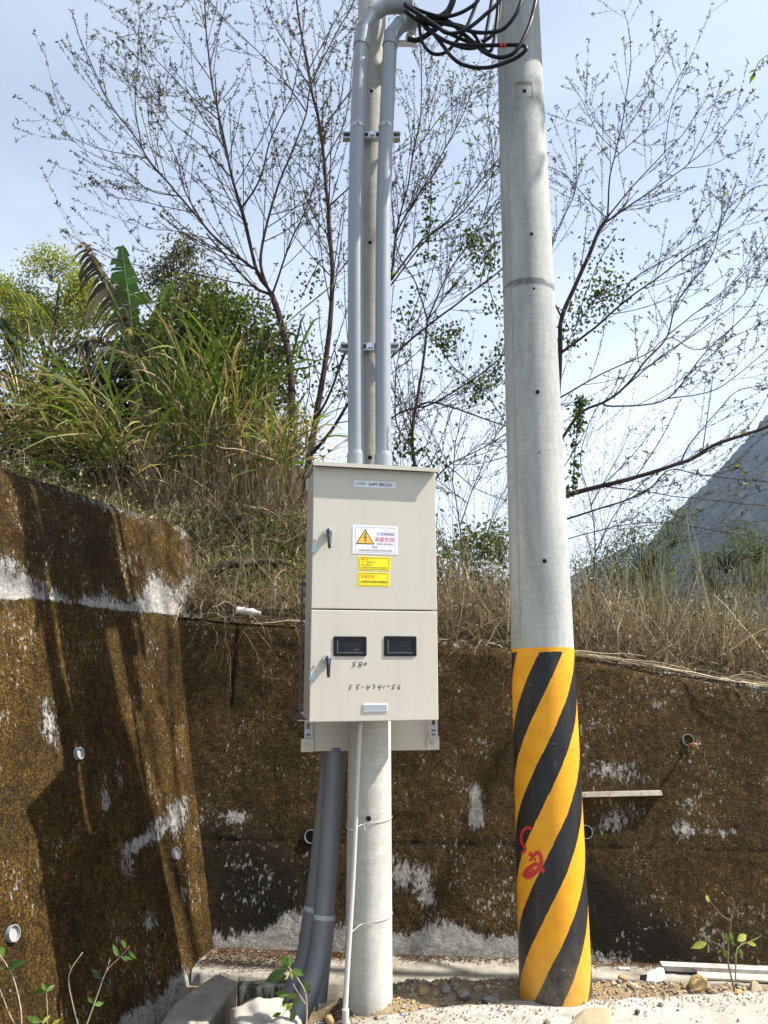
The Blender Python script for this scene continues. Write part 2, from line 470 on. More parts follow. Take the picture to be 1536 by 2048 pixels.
def coat_mat():
    t = NT('beige powder coat'); a = t.noise(1.0, 6, 0.65, t.scaled((16, 16, 1.6))); b = t.noise(7, 5, 0.6)
    c = t.mix(t.rng(a, 0.42, 0.78, 0.0, 0.22), (0.545, 0.505, 0.42), (0.37, 0.34, 0.28)); c = t.mix(t.rng(b, 0.45, 0.8, 0.0, 0.22), c, (0.61, 0.57, 0.49))
    t.set(Base_Color=c, Roughness=t.rng(b, 0.3, 0.7, 0.40, 0.55)); t.bump(t.noise(240, 2), 0.05, 0.001)
    return t.m
M['beige'] = coat_mat()
M['beige_edge'] = plain('beige cabinet body', (0.56, 0.51, 0.41), 0.5, 0, 0.05, 12)
M['galv'] = plain('galvanised steel', (0.42, 0.43, 0.44), 0.38, 0.75, 0.2, 40)
M['dark_steel'] = plain('dark slotted steel', (0.085, 0.085, 0.09), 0.55, 0.3, 0.3, 30)
M['chrome'] = plain('polished handle', (0.62, 0.62, 0.64), 0.16, 1.0, 0.05, 30)
M['lever'] = plain('dark chromed lever', (0.16, 0.16, 0.17), 0.2, 1.0, 0.1)
M['black'] = plain('black plastic', (0.009, 0.009, 0.010), 0.4, 0, 0.2, 30.0, 0.0, 0.22)
M['hole'] = plain('dark hole', (0.006, 0.006, 0.006), 0.9, 0, 0.2)
M['cable'] = plain('black cable sheath', (0.008, 0.009, 0.012), 0.5, 0, 0.3, 20, 0.0, 0.22)
M['white'] = plain('white plate', (0.74, 0.76, 0.78), 0.4, 0, 0.03)
M['sign_white'] = plain('white sign vinyl', (0.80, 0.79, 0.82), 0.35, 0, 0.02)
M['silver'] = plain('brushed name plate', (0.47, 0.52, 0.53), 0.32, 0.5, 0.05)
M['sign_yellow'] = plain('yellow sticker', (0.86, 0.72, 0.01), 0.4, 0, 0.03)
M['tri_yellow'] = plain('amber warning triangle', (0.80, 0.47, 0.05), 0.4, 0, 0.03)
M['ink'] = plain('black ink', (0.022, 0.022, 0.024), 0.6, 0, 0.1)
M['ink_grey'] = plain('grey print', (0.12, 0.11, 0.17), 0.6, 0, 0.1)
M['ink_red'] = plain('crimson print', (0.55, 0.03, 0.14), 0.6, 0, 0.1)
M['ink_orange'] = plain('orange red print', (0.62, 0.12, 0.01), 0.6, 0, 0.1)
M['olive_line'] = plain('olive print line', (0.24, 0.19, 0.01), 0.6, 0, 0.1)
M['pencil'] = plain('marker pen', (0.055, 0.05, 0.042), 0.7, 0, 0.1)
M['tag_blue'] = plain('pale blue paper tag', (0.44, 0.60, 0.64), 0.6, 0, 0.05)
M['yellow_print'] = plain('yellow pipe print', (0.55, 0.48, 0.02), 0.6, 0, 0.2)
M['cement'] = plain('pipe joint glue', (0.44, 0.46, 0.47), 0.6, 0, 0.15)
M['wire'] = plain('tie wire', (0.50, 0.49, 0.46), 0.4, 0.5, 0.1)
M['red_tape'] = plain('red tape', (0.50, 0.05, 0.04), 0.5, 0, 0.1)
M['stain_grey'] = plain('worn bolt hole lip', (.10, .10, .095), .9)
M['wood'] = concrete_mat('weathered batten', (0.34, 0.28, 0.21), (0.52, 0.46, 0.37), (0.64, 0.59, 0.50), 0.4, False)
M['plank'] = concrete_mat('grey plank', (0.15, 0.11, 0.08), (0.40, 0.39, 0.37), (0.55, 0.55, 0.53), 0.4, False)
M['bottle'] = plain('clouded plastic bottle', (0.66, 0.66, 0.62), 0.35, 0, 0.1)
M['pipe_white'] = plain('white drain pipe', (0.27, 0.28, 0.275), 0.5, 0, 0.15)
M['peg'] = plain('pinkish peg', (0.40, 0.19, 0.12), 0.7, 0, 0.2)
M['paper'] = plain('white paper scrap', (0.78, 0.78, 0.78), 0.7, 0, 0.04)
M['sack'] = plain('pale cement lump', (0.36, 0.335, 0.29), 0.9, 0, 0.15, 20, 0.4)
M['leaf'] = leaf_mat('leaves', 0.35)
M['leaf_dry'] = leaf_mat('dry stalks and leaves', 0.2, 0.8, 0.15)
M['bark'] = tint_mat('bark', 0.9, 0.5, 40)
M['twig'] = tint_mat('twigs', 0.85)
M['stone'] = tint_mat('rubble stone', 0.92, 0.6, 25)
def dirt_mat(name, a, b, c, sc=18):
    t = NT(name); n = t.noise(sc, 7, 0.7); m = t.noise(sc * 7, 4, 0.7)
    t.set(Base_Color=t.ramp(t.math('ADD', t.math('MULTIPLY', n, 0.6), t.math('MULTIPLY', m, 0.4)), [(0.33, a), (0.52, b), (0.70, c)]), Roughness=0.97)
    t.b.inputs['Specular IOR Level'].default_value = 0.1
    t.bump(t.math('ADD', n, m), 0.8, 0.02)
    return t.m
M['dirt'] = dirt_mat('tan gravelly dirt', (0.16, 0.11, 0.06), (0.33, 0.25, 0.155), (0.48, 0.40, 0.28))
M['soil'] = dirt_mat('dry litter soil', (0.035, 0.024, 0.013), (0.10, 0.07, 0.04), (0.22, 0.165, 0.10), 9)
M['litter'] = dirt_mat('needle litter', (0.07, 0.035, 0.02), (0.17, 0.10, 0.06), (0.40, 0.33, 0.25), 30)
M['valley'] = dirt_mat('valley woods', (0.02, 0.03, 0.012), (0.04, 0.055, 0.02), (0.08, 0.085, 0.04), 0.05)
def mountain_mat():
    t = NT('forested mountain'); n = t.noise(0.03, 9, 0.75); m = t.noise(0.12, 6, 0.75)
    t.set(Base_Color=t.ramp(t.math('ADD', t.math('MULTIPLY', n, 0.5), t.math('MULTIPLY', m, 0.5)), [(0.44, (0.005, 0.009, 0.005)), (0.52, (0.022, 0.036, 0.014)), (0.60, (0.085, 0.092, 0.040))]), Roughness=1.0)
    t.b.inputs['Specular IOR Level'].default_value = 0.0
    t.bump(m, 1.0, 18.0)
    return t.m
M['mountain'] = mountain_mat()
def glass_mat():
    t = NT('dark window pane'); t.set(Base_Color=t.mix(t.noise(40, 3), (0.006, 0.008, 0.009), (0.02, 0.024, 0.026)), Roughness=0.10); t.b.inputs['Specular IOR Level'].default_value = 0.2
    return t.m
M['pane'] = glass_mat()
def spray_mat():
    t = NT('red spray paint')
    e = t.attr('tint', 'Fac')
    t.set(Base_Color=(0.52, 0.020, 0.03), Roughness=0.5, Alpha=t.rng(t.math('ADD', e, t.math('MULTIPLY', t.math('SUBTRACT', t.noise(90, 4), 0.5), 0.5)), 0.25, 0.7))
    return t.m
M['spray'] = spray_mat()

# ================================================================== SETTING
# wing wall plane (left), measured from the corner and its level top
KS = 1.06
_c0 = EYE + KS * (on_ground(425, 1905, 0.03) - EYE)
_c1 = EYE + KS * (np.array([-1.27688867, 4.61685587, 1.79565955]) - EYE)
_c2 = EYE + KS * (on_ground(300, 2048, -0.05) - EYE)
WN = np.cross(_c1 - _c0, _c2 - _c0); WN = unit(WN) * np.sign(np.cross(_c1 - _c0, _c2 - _c0)[0])
WT = unit([WN[1], -WN[0], 0.0])                 # level, towards the camera (-Y)
if WT[1] > 0: WT = -WT
WS = np.cross(WT, WN);
if WS[2] < 0: WS = -WS                          # up the face
W_TOP = 2.435
def wing(px, py): return on_plane(px, py, _c0, WN)
def wing_st(p): d = np.asarray(p) - _c0; return float(np.dot(d, WT)), float(np.dot(d, WS))
def wing_pt(s, z):
    return _c0 + WT * s + WS * ((z - _c0[2]) / WS[2])

# back wall: base line and batter
B_SL, B_BAT, B_Z0 = -0.09, 0.19, -0.06
def yb(x, z): return 4.576 + B_SL * (x + 0.93) + B_BAT * (z - B_Z0)
BN = unit([B_SL, -1.0, B_BAT]); BP0 = np.array([-0.93, 4.576, B_Z0])
def back(px, py): return on_plane(px, py, BP0, BN)
_bt = np.array([back(p[0], p[1]) for p in [(340, 1222), (470, 1236), (600, 1245), (880, 1283), (1145, 1310), (1340, 1343), (1536, 1375)]])
def wall_top(x):
    x = np.asarray(x, float)
    r = np.interp(x, _bt[:, 0], _bt[:, 2])
    return np.where(x > _bt[-1, 0], _bt[-1, 2] - 0.16 * (x - _bt[-1, 0]), r)

def set_float(me, name, arr):
    a = me.attributes.new(name, 'FLOAT', 'POINT'); a.data.foreach_set('value', np.asarray(arr, np.float32).ravel())

# ---- back retaining wall
def make_back_wall():
    nx, nz = 470, 150
    xs = np.linspace(-1.55, 4.6, nx); vs = np.linspace(0, 1, nz)
    X, V = np.meshgrid(xs, vs, indexing='ij')
    top = wall_top(X) + 0.012 * (fbm(X * 5, 3.3) - 0.5) + 0.010 * (fbm(X * 22, 8.3) - 0.5)
    Z = -0.25 + (top + 0.25) * V
    bulge = 0.03 * (fbm(X * 1.3, Z * 1.3, 2.0) - 0.5) + 0.007 * (fbm(X * 9, Z * 9, 5.0) - 0.5) + 0.005 * (fbm(X * 38, Z * 38, 1.0, 2) - 0.5)
    zj = back(900, 1690)[2]; Y = yb(X, Z) - bulge + 0.004 * np.exp(-((Z - zj - 0.01 * (fbm(X * 3, 2.0) - .5)) / .008) ** 2) + 0.014 * np.exp(-((X - back(468, 1300)[0]) / .007) ** 2) * sstep(1.1, 1.3, Z)
    rnd = sstep(0.965, 1.0, V)                         # rounded, crumbled arris
    Y = Y + 0.03 * rnd
    P = np.stack([X, Y, Z], -1)
    # top shelf running back
    back_rows = []
    for k, dy in enumerate((0.05, 0.14, 0.28)):
        back_rows.append(np.stack([X[:, -1], Y[:, -1] + dy, Z[:, -1] + 0.006 * (fbm(xs * 12, k) - 0.5)], -1))
    back_rows.append(np.stack([X[:, -1], Y[:, -1] + 0.28, Z[:, -1] * 0 - 0.25], -1))
    P = np.concatenate([P, np.stack(back_rows, 1)], 1)
    root = empty('retaining_wall', (1.0, 4.5, 0.0))
    g = Geo(); g.grid(P)
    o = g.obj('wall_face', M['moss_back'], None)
    o.parent = root; o.location = -Vector(root.location)
    Xa, Za = P[..., 0], P[..., 2]
    bare = np.zeros_like(Xa); damp_shade = np.zeros_like(Xa)
    def patch(px, py, rx, ry, s, arr=None, soft=1.0):
        if arr is bare: s = s * .82; rx = rx * 1.15; ry = ry * 1.15
        c = back(px, py); a = metres(rx, c); b = metres(ry, c)
        d = ((Xa - c[0]) / a) ** 2 + ((Za - c[2]) / b) ** 2
        arr += s * np.exp(-d * 0.8 ** soft)
    # concrete shows where the moss has come off
    for p in [(955, 1615, 13, 34, .75), (945, 1640, 9, 14, .5), (1205, 1535, 55, 22, .34), (1260, 1550, 60, 22, .30), (1250, 1625, 55, 22, .36), (1215, 1650, 35, 16, .34),
              (1365, 1655, 24, 22, .42), (1440, 1665, 55, 9, .46), (1430, 1635, 26, 8, .4), (815, 1760, 30, 34, .36), (855, 1790, 18, 26, .50), (840, 1740, 26, 16, .3), (795, 1730, 16, 30, .35),
              (690, 1600, 20, 80, .15), (1255, 1420, 10, 22, .36), (1285, 1440, 10, 16, .36), (1320, 1410, 12, 22, .3), (1190, 1360, 14, 16, .34), (1480, 1420, 22, 20, .3), (1530, 1400, 20, 22, .34),
              (560, 1872, 22, 28, .62), (590, 1850, 20, 30, .55), (520, 1905, 50, 16, .6), (630, 1880, 30, 30, .6), (700, 1880, 40, 34, .5), (460, 1640, 30, 20, .34), (478, 1635, 24, 12, .40), (430, 1600, 14, 30, .26),
              (880, 1880, 28, 32, .6), (925, 1890, 30, 28, .6), (985, 1905, 50, 20, .7), (830, 1890, 50, 26, .55), (1010, 1700, 10, 30, .3), (540, 1760, 8, 26, .42), (1060, 1890, 50, 25, .5),
              (900, 1560, 30, 10, .25), (930, 1580, 30, 10, .28), (620, 1530, 8, 10, .4), (600, 1555, 8, 6, .4), (380, 1540, 12, 60, .20), (395, 1700, 12, 70, .22), (350, 1350, 10, 80, .22), (1500, 1330, 60, 12, .25)]:
        patch(*p, bare)
    bare += 0.56 * sstep(0.115, -0.05, Za + 0.10 * (fbm(Xa * 7, 1.7) - 0.5) + 0.08 * sstep(1.0, 1.5, Xa))
    bare += 0.30 * sstep(0.045, 0.0, np.abs(Za - wall_top(Xa) + 0.01))
    bare += 0.08 * (fbm(Xa * 2.5, Za * 2.5, 9.0) - 0.5)
    bare[:, nz:] += 0.25
    # soft shade painted dark at the wall foot, plus wet streaks and joints
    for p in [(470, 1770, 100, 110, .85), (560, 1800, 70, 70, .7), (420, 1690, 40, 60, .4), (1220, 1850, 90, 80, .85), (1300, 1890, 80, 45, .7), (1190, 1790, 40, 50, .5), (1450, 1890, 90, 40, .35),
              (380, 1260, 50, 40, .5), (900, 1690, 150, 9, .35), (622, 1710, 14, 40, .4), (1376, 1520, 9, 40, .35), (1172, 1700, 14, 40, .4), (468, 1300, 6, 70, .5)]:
        patch(*p, damp_shade)
    me = o.data
    set_float(me, 'bare', bare); set_float(me, 'damp_shade', np.clip(damp_shade * (0.65 + 0.7 * fbm(Xa * 9, Za * 9, 4)), 0, 0.92))
    props(root, 'brown mossy concrete retaining wall running behind both poles', 'wall')
    return root
back_wall = make_back_wall()

# ---- wing wall on the left
def make_wing_wall():
    ns, nz = 430, 170
    s_end = wing_st(wing(375, 1055))[0]
    ss = np.linspace(s_end, 5.2, ns); vs = np.linspace(0, 1, nz)
    S, V = np.meshgrid(ss, vs, indexing='ij')
    top = W_TOP + 0.03 * (fbm(S * 4, 7.7) - 0.5) + 0.022 * (fbm(S * 20, 2.7) - 0.5)
    Z = -0.3 + (top + 0.3) * V
    P = _c0 + S[..., None] * WT + ((Z - _c0[2]) / WS[2])[..., None] * WS
    d = 0.03 * (fbm(S * 1.2, Z * 1.2, 3) - 0.5) + 0.006 * (fbm(S * 9, Z * 9, 8) - 0.5) + 0.006 * (fbm(S * 38, Z * 38, 2, 2) - 0.5)
    d = d - 0.03 * sstep(0.97, 1.0, V)
    P = P + d[..., None] * WN
    rows = [P]
    for k, dx in enumerate((0.06, 0.15, 0.28)):
        rows.append((P[:, -1] + np.array([-dx, 0, 0.0]) + np.stack([0 * ss, 0 * ss, 0.012 * (fbm(ss * 14, k) - 0.5)], -1))[:, None])
    rows.append((P[:, -1] * np.array([1, 1, 0]) + np.array([-0.28, 0, -0.3]))[:, None])
    P = np.concatenate(rows, 1)
    # end face (far end, turned to the slope)
    Pe = P[:1].copy(); Pe2 = Pe + np.array([-0.30, 0.05, 0.0]); Pe2[..., 2] = np.minimum(Pe2[..., 2], W_TOP)
    P = np.concatenate([Pe2, P], 0)
    root = empty('wing_wall', tuple(_c0))
    g = Geo(); g.grid(P)
    o = g.obj('wall_face', M['moss_left'], None); o.parent = root; o.location = -Vector(root.location)
    Q = P - _c0; Sa = Q @ WT; Za = P[..., 2]
    bare = np.zeros_like(Sa); damp_shade = np.zeros_like(Sa)
    def patch(px, py, rx, ry, k, arr):
        if arr is bare: k = k * .80; rx = rx * 1.2; ry = ry * 1.2
        c = wing(px, py); s0, _ = wing_st(c)
        a = abs(wing_st(wing(px + rx, py))[0] - wing_st(wing(px - rx, py))[0]) / 2; b = metres(ry, c)
        arr += k * np.exp(-0.8 * (((Sa - s0) / a) ** 2 + ((Za - c[2]) / b) ** 2))
    # lime line: sharp below, feathered above
    line = np.array([(0, 1192), (90, 1200), (180, 1212), (260, 1222), (330, 1226)]); ls = [wing_st(wing(*p))[0] for p in line]; lz = [wing(*p)[2] for p in line]
    i = np.argsort(ls); zl = np.interp(Sa, np.array(ls)[i], np.array(lz)[i]) + 0.012 * (fbm(Sa * 12, 4.4) - 0.5)
    up = Za - zl
    bare += 0.56 * sstep(-0.012, 0.004, up) * np.clip(1.05 - 5.4 * (up * (1.25 - 0.5 * sstep(0.8, 1.4, Sa)) + 0.22 * (fbm(Sa * 6, Za * 2, 6) - 0.45)), 0, 1) * sstep(-0.35, 0.1, Sa + 0.45)
    for p in [(305, 1150, 18, 50, .34), (330, 1190, 40, 26, .5), (375, 1100, 14, 60, .32), (385, 1190, 18, 30, .6), (215, 1600, 8, 18, .62), (258, 1730, 16, 30, .46), (300, 1842, 18, 18, .55), (275, 1690, 20, 8, .3),
              (345, 1640, 26, 26, .42), (310, 1665, 16, 18, .38), (280, 1685, 14, 9, .5), (365, 1620, 20, 40, .3), (95, 1420, 22, 50, .36), (105, 1470, 16, 40, .34), (240, 1520, 14, 8, .25),
              (20, 1320, 24, 200, .20), (15, 1150, 40, 60, .24), (20, 1600, 20, 120, .22), (215, 1960, 20, 30, .34), (170, 1290, 16, 40, .2), (130, 1020, 50, 20, .16), (200, 1000, 50, 16, .15), (265, 1030, 40, 14, .15),
              (340, 1290, 10, 60, .2), (355, 1500, 8, 50, .3), (365, 1790, 5, 20, .45), (240, 1560, 8, 22, .4), (330, 1070, 40, 12, .12), (150, 1660, 10, 10, .3)]:
        patch(*p, bare)
    bare += 0.55 * sstep(0.10, -0.05, Za - _c0[2] + 0.09 * (fbm(Sa * 8, 2.2) - 0.5))
    bare += 0.16 * sstep(0.10, 0.0, np.abs(Za - W_TOP + 0.02))
    bare += 0.10 * (fbm(Sa * 2.4, Za * 1.2, 12.0) - 0.5)
    bare[0] += 0.15
    for p in [(120, 1080, 160, 60, .45), (150, 980, 160, 30, .35), (330, 1300, 20, 60, .3), (155, 1550, 10, 50, .35), (349, 1750, 9, 45, .4), (22, 1920, 12, 50, .4)]: patch(*p, damp_shade)  # darker head and corner, wet streaks below the drains
    set_float(o.data, 'bare', bare); set_float(o.data, 'damp_shade', np.clip(damp_shade * (0.6 + 0.8 * fbm(Sa * 8, Za * 4, 4)), 0, 0.8))
    props(root, 'tall mossy concrete wing wall with a pale lime line, at the left', 'wall')
    return root
wing_wall = make_wing_wall()

# ---- drain pipe ends let into the walls
def weep(parent, p, n, r, out, plug):
    c = np.asarray(p) + n * 0.0
    Mx = frame_to(n)
    loc = c - np.asarray(parent.location)
    ring = lathe('drain_pipe', [(r * 0.90, -0.04), (r * 0.90, out), (r, out), (r, -0.05)], M['pipe_white'], parent, 20, loc, Mx)
    hole = lathe('drain_opening', [(0.0005, out - 0.012), (r * 0.905, out - 0.012)], plug, ring, 20, loc, Mx)
for px, py, r in [(622, 1673, 13), (1376, 1480, 11.5), (1172, 1664, 13)]:
    c = back(px, py); weep(back_wall, c, BN, metres(r, c), 0.010, M['hole'])
for px, py, r, m in [(155, 1508, 12, 'pipe_white'), (349, 1708, 12, 'pipe_white'), (22, 1868, 16, 'pipe_white')]:
    c = wing(px, py); weep(wing_wall, c, WN, metres(r, c), 0.018, M[m])

# ---- ground in front, rubble strip, slab, ledge
def sheet(name, xs, ys, hf, mat, **kw):
    X, Y = np.meshgrid(xs, ys, indexing='ij'); Z = hf(X, Y)
    g = Geo(); g.grid(np.stack([X, Y, Z], -1)); o = g.obj(name, mat)
    return props(o, kind='structure', **kw)
def strip_h(X, Y):
    edge = 3.72 + 0.10 * X
    mound = 0.055 * np.exp(-((Y - 3.93) / 0.17) ** 2) * sstep(-0.25, 0.2, X) + 0.05 * np.exp(-(((X + 0.05) / 0.3) ** 2 + ((Y - 3.72) / 0.16) ** 2))
    ditch = -0.22 * sstep(-0.12, -0.40, X) * sstep(4.25, 4.05, Y)
    return -0.055 + 1.5 * mound - 0.06 * sstep(4.06, 4.2, Y + 0.10 * np.clip(X, 0, 3)) + ditch + 0.035 * (fbm(X * 9, Y * 9) - 0.5) + 0.02 * (fbm(X * 30, Y * 30, 3) - 0.5)
sheet('ground', np.linspace(-1.6, 4.5, 320), np.linspace(2.9, 4.72, 150), strip_h, M['dirt'])
# road / slab in front
def slab_edge(X): return np.interp(X, [-0.75, -0.35, 0.0, 0.35, 0.75, 1.0, 1.4, 2.0, 4.5], [3.15, 3.52, 3.62, 3.72, 3.79, 3.80, 3.84, 3.91, 4.15])
def make_slab():
    xs = np.concatenate([np.linspace(-0.9, 2.6, 200), np.linspace(2.7, 9, 20)]); rows = np.concatenate([[0, 0, 0.012, 0.03], np.linspace(0.08, 1, 26) ** 1.4 * 1.9])
    X = np.repeat(xs[:, None], len(rows), 1)
    e = slab_edge(xs) + 0.05 * (fbm(xs * 6, 1.0) - 0.5) + 0.03 * (fbm(xs * 25, 5.0) - 0.5)
    Y = e[:, None] - rows[None, :]
    Z = 0.026 + 0.012 * (fbm(X * 7, Y * 7) - 0.5) + 0.006 * (fbm(X * 30, Y * 30, 2) - 0.5)
    Z[:, 0] = -0.08; Z[:, 1] -= 0.015; Z[:, 2] -= 0.004
    g = Geo(); g.grid(np.stack([X, Y, Z], -1)[:, ::-1]); return props(g.obj('road_slab', M['slab']), kind='structure')
make_slab()
sheet('road_shoulder', np.linspace(-9, 9.5, 60), np.linspace(-9, 2.98, 60), lambda X, Y: -0.19 + 0.03 * (fbm(X * 2, Y * 2) - 0.5), M['asphalt'])
# ledge at the foot of the back wall
def make_ledge():
    xs = np.linspace(-0.98, 4.5, 260)
    wob = 0.05 * (fbm(xs * 5, 9.9) - 0.5) + 0.02 * (fbm(xs * 22, 4.9) - 0.5)
    f = np.interp(xs, [-1, -0.55, -0.2, 0.1, 0.8, 2.0, 4.5], [4.30, 4.22, 4.16, 4.14, 4.10, 4.00, 3.80]) + wob
    z = np.interp(xs, [-1, -0.5, 0.2, 0.7, 1.3, 4.5], [-0.045, -0.05, -0.052, -0.045, -0.05, -0.06])
    rows = []
    for k, (dy, dz) in enumerate([(-0.012, -0.16), (-0.004, -0.012), (0.01, 0.0), (0.05, 0.002), (0.12, 0.003), (0.2, 0.004), (0.3, 0.005), (0.5, 0.006), (0.7, 0.006)]):
        rows.append(np.stack([xs, f + dy, z + dz + (0.012 * (fbm(xs * 14, k * 1.7) - 0.5) if k > 1 else 0)], -1))
    g = Geo(); g.grid(np.stack(rows, 1)); return props(g.obj('wall_ledge', M['ledge'], sharp=50), kind='structure')
make_ledge()

# ---- slope behind the walls
def hill_h(X, Y):
    wt = wall_top(X) - 0.05
    dY = Y - (4.80 + B_SL * (X + 0.93) + 0.1)
    right = wt + 0.12 * np.clip(dY, 0, 4) + 0.02 - 5.5 * sstep(7.0, 30.0, Y)
    left = wt + 0.02 + 0.72 * sstep(0.0, 1.0, dY) + 0.36 * np.clip(dY - 0.6, 0, 4.5) + 0.05 * np.clip(dY - 5.1, 0, 30) - 6 * sstep(14.0, 40.0, Y)
    k = sstep(0.45, -0.75, X + 0.10 * (fbm(X * 1.5, Y * 1.5) - 0.5))
    h = right * (1 - k) + left * k
    return h + 0.12 * (fbm(X * 1.6, Y * 1.6, 4) - 0.5) * sstep(0.0, 0.5, dY) + 0.05 * (fbm(X * 8, Y * 8, 7) - 0.5) * sstep(0.0, 0.3, dY)
xs = np.concatenate([np.linspace(-30, -3, 30), np.linspace(-2.9, 4, 150), np.linspace(4.3, 40, 40)])
ys = np.concatenate([np.linspace(0.12, 3.5, 90), np.linspace(3.6, 40, 60)])
def make_hill():
    X, D = np.meshgrid(xs, ys, indexing='ij')
    Y = 4.80 + B_SL * (np.clip(X, -3, 5) + 0.93) + D
    Z = hill_h(X, Y)
    g = Geo(); g.grid(np.stack([X, Y, Z], -1)); return props(g.obj('hillside', M['soil']), kind='structure')
make_hill()
def make_bank():
    ss = np.linspace(-1.1, 5.2, 90); ts = np.concatenate([[0.15], np.linspace(0.25, 7, 40)])
    S, T = np.meshgrid(ss, ts, indexing='ij')
    base = np.array([wing_pt(s, W_TOP) for s in ss])
    X = base[:, 0][:, None] - T; Y = np.repeat(base[:, 1][:, None], len(ts), 1)
    Z = W_TOP - 0.05 + 0.30 * np.clip(T - 0.2, 0, 9) + 0.10 * (fbm(X * 2, Y * 2, 3) - 0.5) * sstep(0.2, 0.8, T)
    g = Geo(); g.grid(np.stack([X, Y, Z], -1)); return props(g.obj('bank', M['soil']), kind='structure')
make_bank()
sheet('valley_floor', np.linspace(-2500, 2500, 40), np.linspace(24, 3500, 40), lambda X, Y: -7.5 + 0 * X, M['valley'])
sheet('lower_ground', np.linspace(-400, 400, 12), np.linspace(-400, 30, 12), lambda X, Y: -7.9 + 0 * X, M['valley'])

def make_mountain(name, ridge, Y0, depth, seed, amp, base=-8.0):
    rp = np.array([at(px, py, Y0) for px, py in ridge])
    n, m = 240, 110
    xs_ = np.linspace(rp[0, 0], rp[-1, 0], n); top = np.interp(xs_, rp[:, 0], rp[:, 2])
    v = np.linspace(0, 1, m)
    X = np.repeat(xs_[:, None], m, 1); Vv = np.repeat(v[None, :], n, 0)
    prof = (1 - Vv) ** 1.15
    Y = Y0 - depth * Vv
    sc = 1.0 / (depth * 0.22)
    gul = fbm(X * sc * 1.6 + seed, Y * sc * 0.7, seed, 5) - 0.5
    Z = base + (top[:, None] - base) * prof + amp * gul * np.sin(np.clip(Vv * 3.1, 0, math.pi)) + amp * 0.10 * (fbm(X * sc * 16, Y * sc * 16, seed, 3) - 0.5) * sstep(0, 0.05, 1 - Vv)
    bk = np.stack([xs_, np.full(n, Y0 + depth * 0.6), np.full(n, base)], -1)[:, None]
    g = Geo(); g.grid(np.concatenate([bk, np.stack([X, Y, Z], -1)], 1)[:, ::-1]); return props(g.obj(name, M['mountain']), kind='structure')
make_mountain('mountain', [(1270, 1120), (1330, 1045), (1372, 1006), (1415, 966), (1452, 925), (1484, 887), (1512, 857), (1540, 828), (1640, 775), (1800, 740), (2100, 740), (2600, 800)], 560, 330, 3.0, 105)
make_mountain('mountain', [(900, 1230), (1080, 1190), (1180, 1130), (1270, 1085), (1340, 1100), (1450, 1130), (1700, 1150)], 1300, 400, 8.0, 60)
# ================================================================== POLES
def angle_loc(phi, r): return (r * math.sin(phi), -r * math.cos(phi))
# thick striped pole
RP = np.array([0.781, 3.85, 0.0])
def rp_r(z): return 0.1640 - 0.0078 * z
rp_root = props(empty('utility_pole', tuple(RP)), 'thick grey concrete utility pole with yellow and black hazard stripes', 'utility pole')
def shaft(root, rf, z0, z1, mat, sides=64):
    zs = np.concatenate([np.linspace(z0, z1, 60)])
    ang = np.arange(sides) * 2 * math.pi / sides
    V = np.array([[[rf(z) * math.cos(a), rf(z) * math.sin(a), z] for a in ang] for z in zs])
    g = Geo(); i = np.arange(len(zs) * sides).reshape(len(zs), sides)
    F = np.stack([i[:-1], np.roll(i[:-1], -1, 1), np.roll(i[1:], -1, 1), i[1:]], -1).reshape(-1, 4)
    g.add(V.reshape(-1, 3), F); g.f.append(i[-1][None, :])
    return g.obj('shaft', mat, root)
shaft(rp_root, rp_r, -0.25, 9.5, M['hazard'])
def pole_hole(root, base, rf, px, py, r):
    """step-bolt hole: a dark bore with a raised lip, on the surface seen at that height"""
    p = at(px, py, base[1] - 0.1)
    z = p[2]; R = rf(z)
    # surface point along the view ray
    d = ray(px, py); o = EYE - np.array([base[0], base[1], 0])
    a = d[0] ** 2 + d[1] ** 2; b = 2 * (o[0] * d[0] + o[1] * d[1]); c = o[0] ** 2 + o[1] ** 2 - R * R
    disc = max(b * b - 4 * a * c, 0); t = (-b - math.sqrt(disc)) / (2 * a); q = o + d * t
    n = unit([q[0], q[1], 0])
    Mx = frame_to(n)
    ring = lathe('bolt_hole', [(r * 1.22, -0.004), (r * 1.14, 0.0014), (r, 0.0018), (r * 0.98, 0.001)], M['stain_grey'], root, 18, q, Mx)
    lathe('bore', [(r * 1.0, 0.0013), (0.0002, 0.0013)], M['hole'], ring, 18, q, Mx)
for px, py, r in [(1049, 182, .010), (1063, 468, .009), (1068, 577, .006), (1075, 784, .010), (1089, 1122, .010), (1079, 905, .004), (1077, 827, .003), (1108, 1492, .010)]:
    pole_hole(rp_root, RP, rp_r, px, py, r)
# recessed square seat round the top hole
def seat(root, base, rf, px, py, w, h):
    q = at(px, py, base[1] - rf(4.7)); phi = math.asin(max(-1, min(1, (q[0] - base[0]) / rf(q[2]) * 0.98)))
    g = Geo(); R = rf(q[2])
    dphi = w / R / 2
    for (a0, a1, z0, z1) in [(-1, 1, h * .5 - .004, h * .5 + .012), (-1, 1, -h * .5 - .003, -h * .5), (-1, -.93, -h * .5, h * .5), (.93, 1, -h * .5, h * .5)]:
        A = np.linspace(phi + a0 * dphi, phi + a1 * dphi, 8)
        V = np.array([[(R + .0016) * math.sin(a), -(R + .0016) * math.cos(a), z] for z in (q[2] + z0, q[2] + z1) for a in A]).reshape(2, 8, 3)
        g.grid(V)
    g.obj('bolt_seat', M['ledge'], root)
seat(rp_root, RP, rp_r, 1049, 180, 0.095, 0.085)
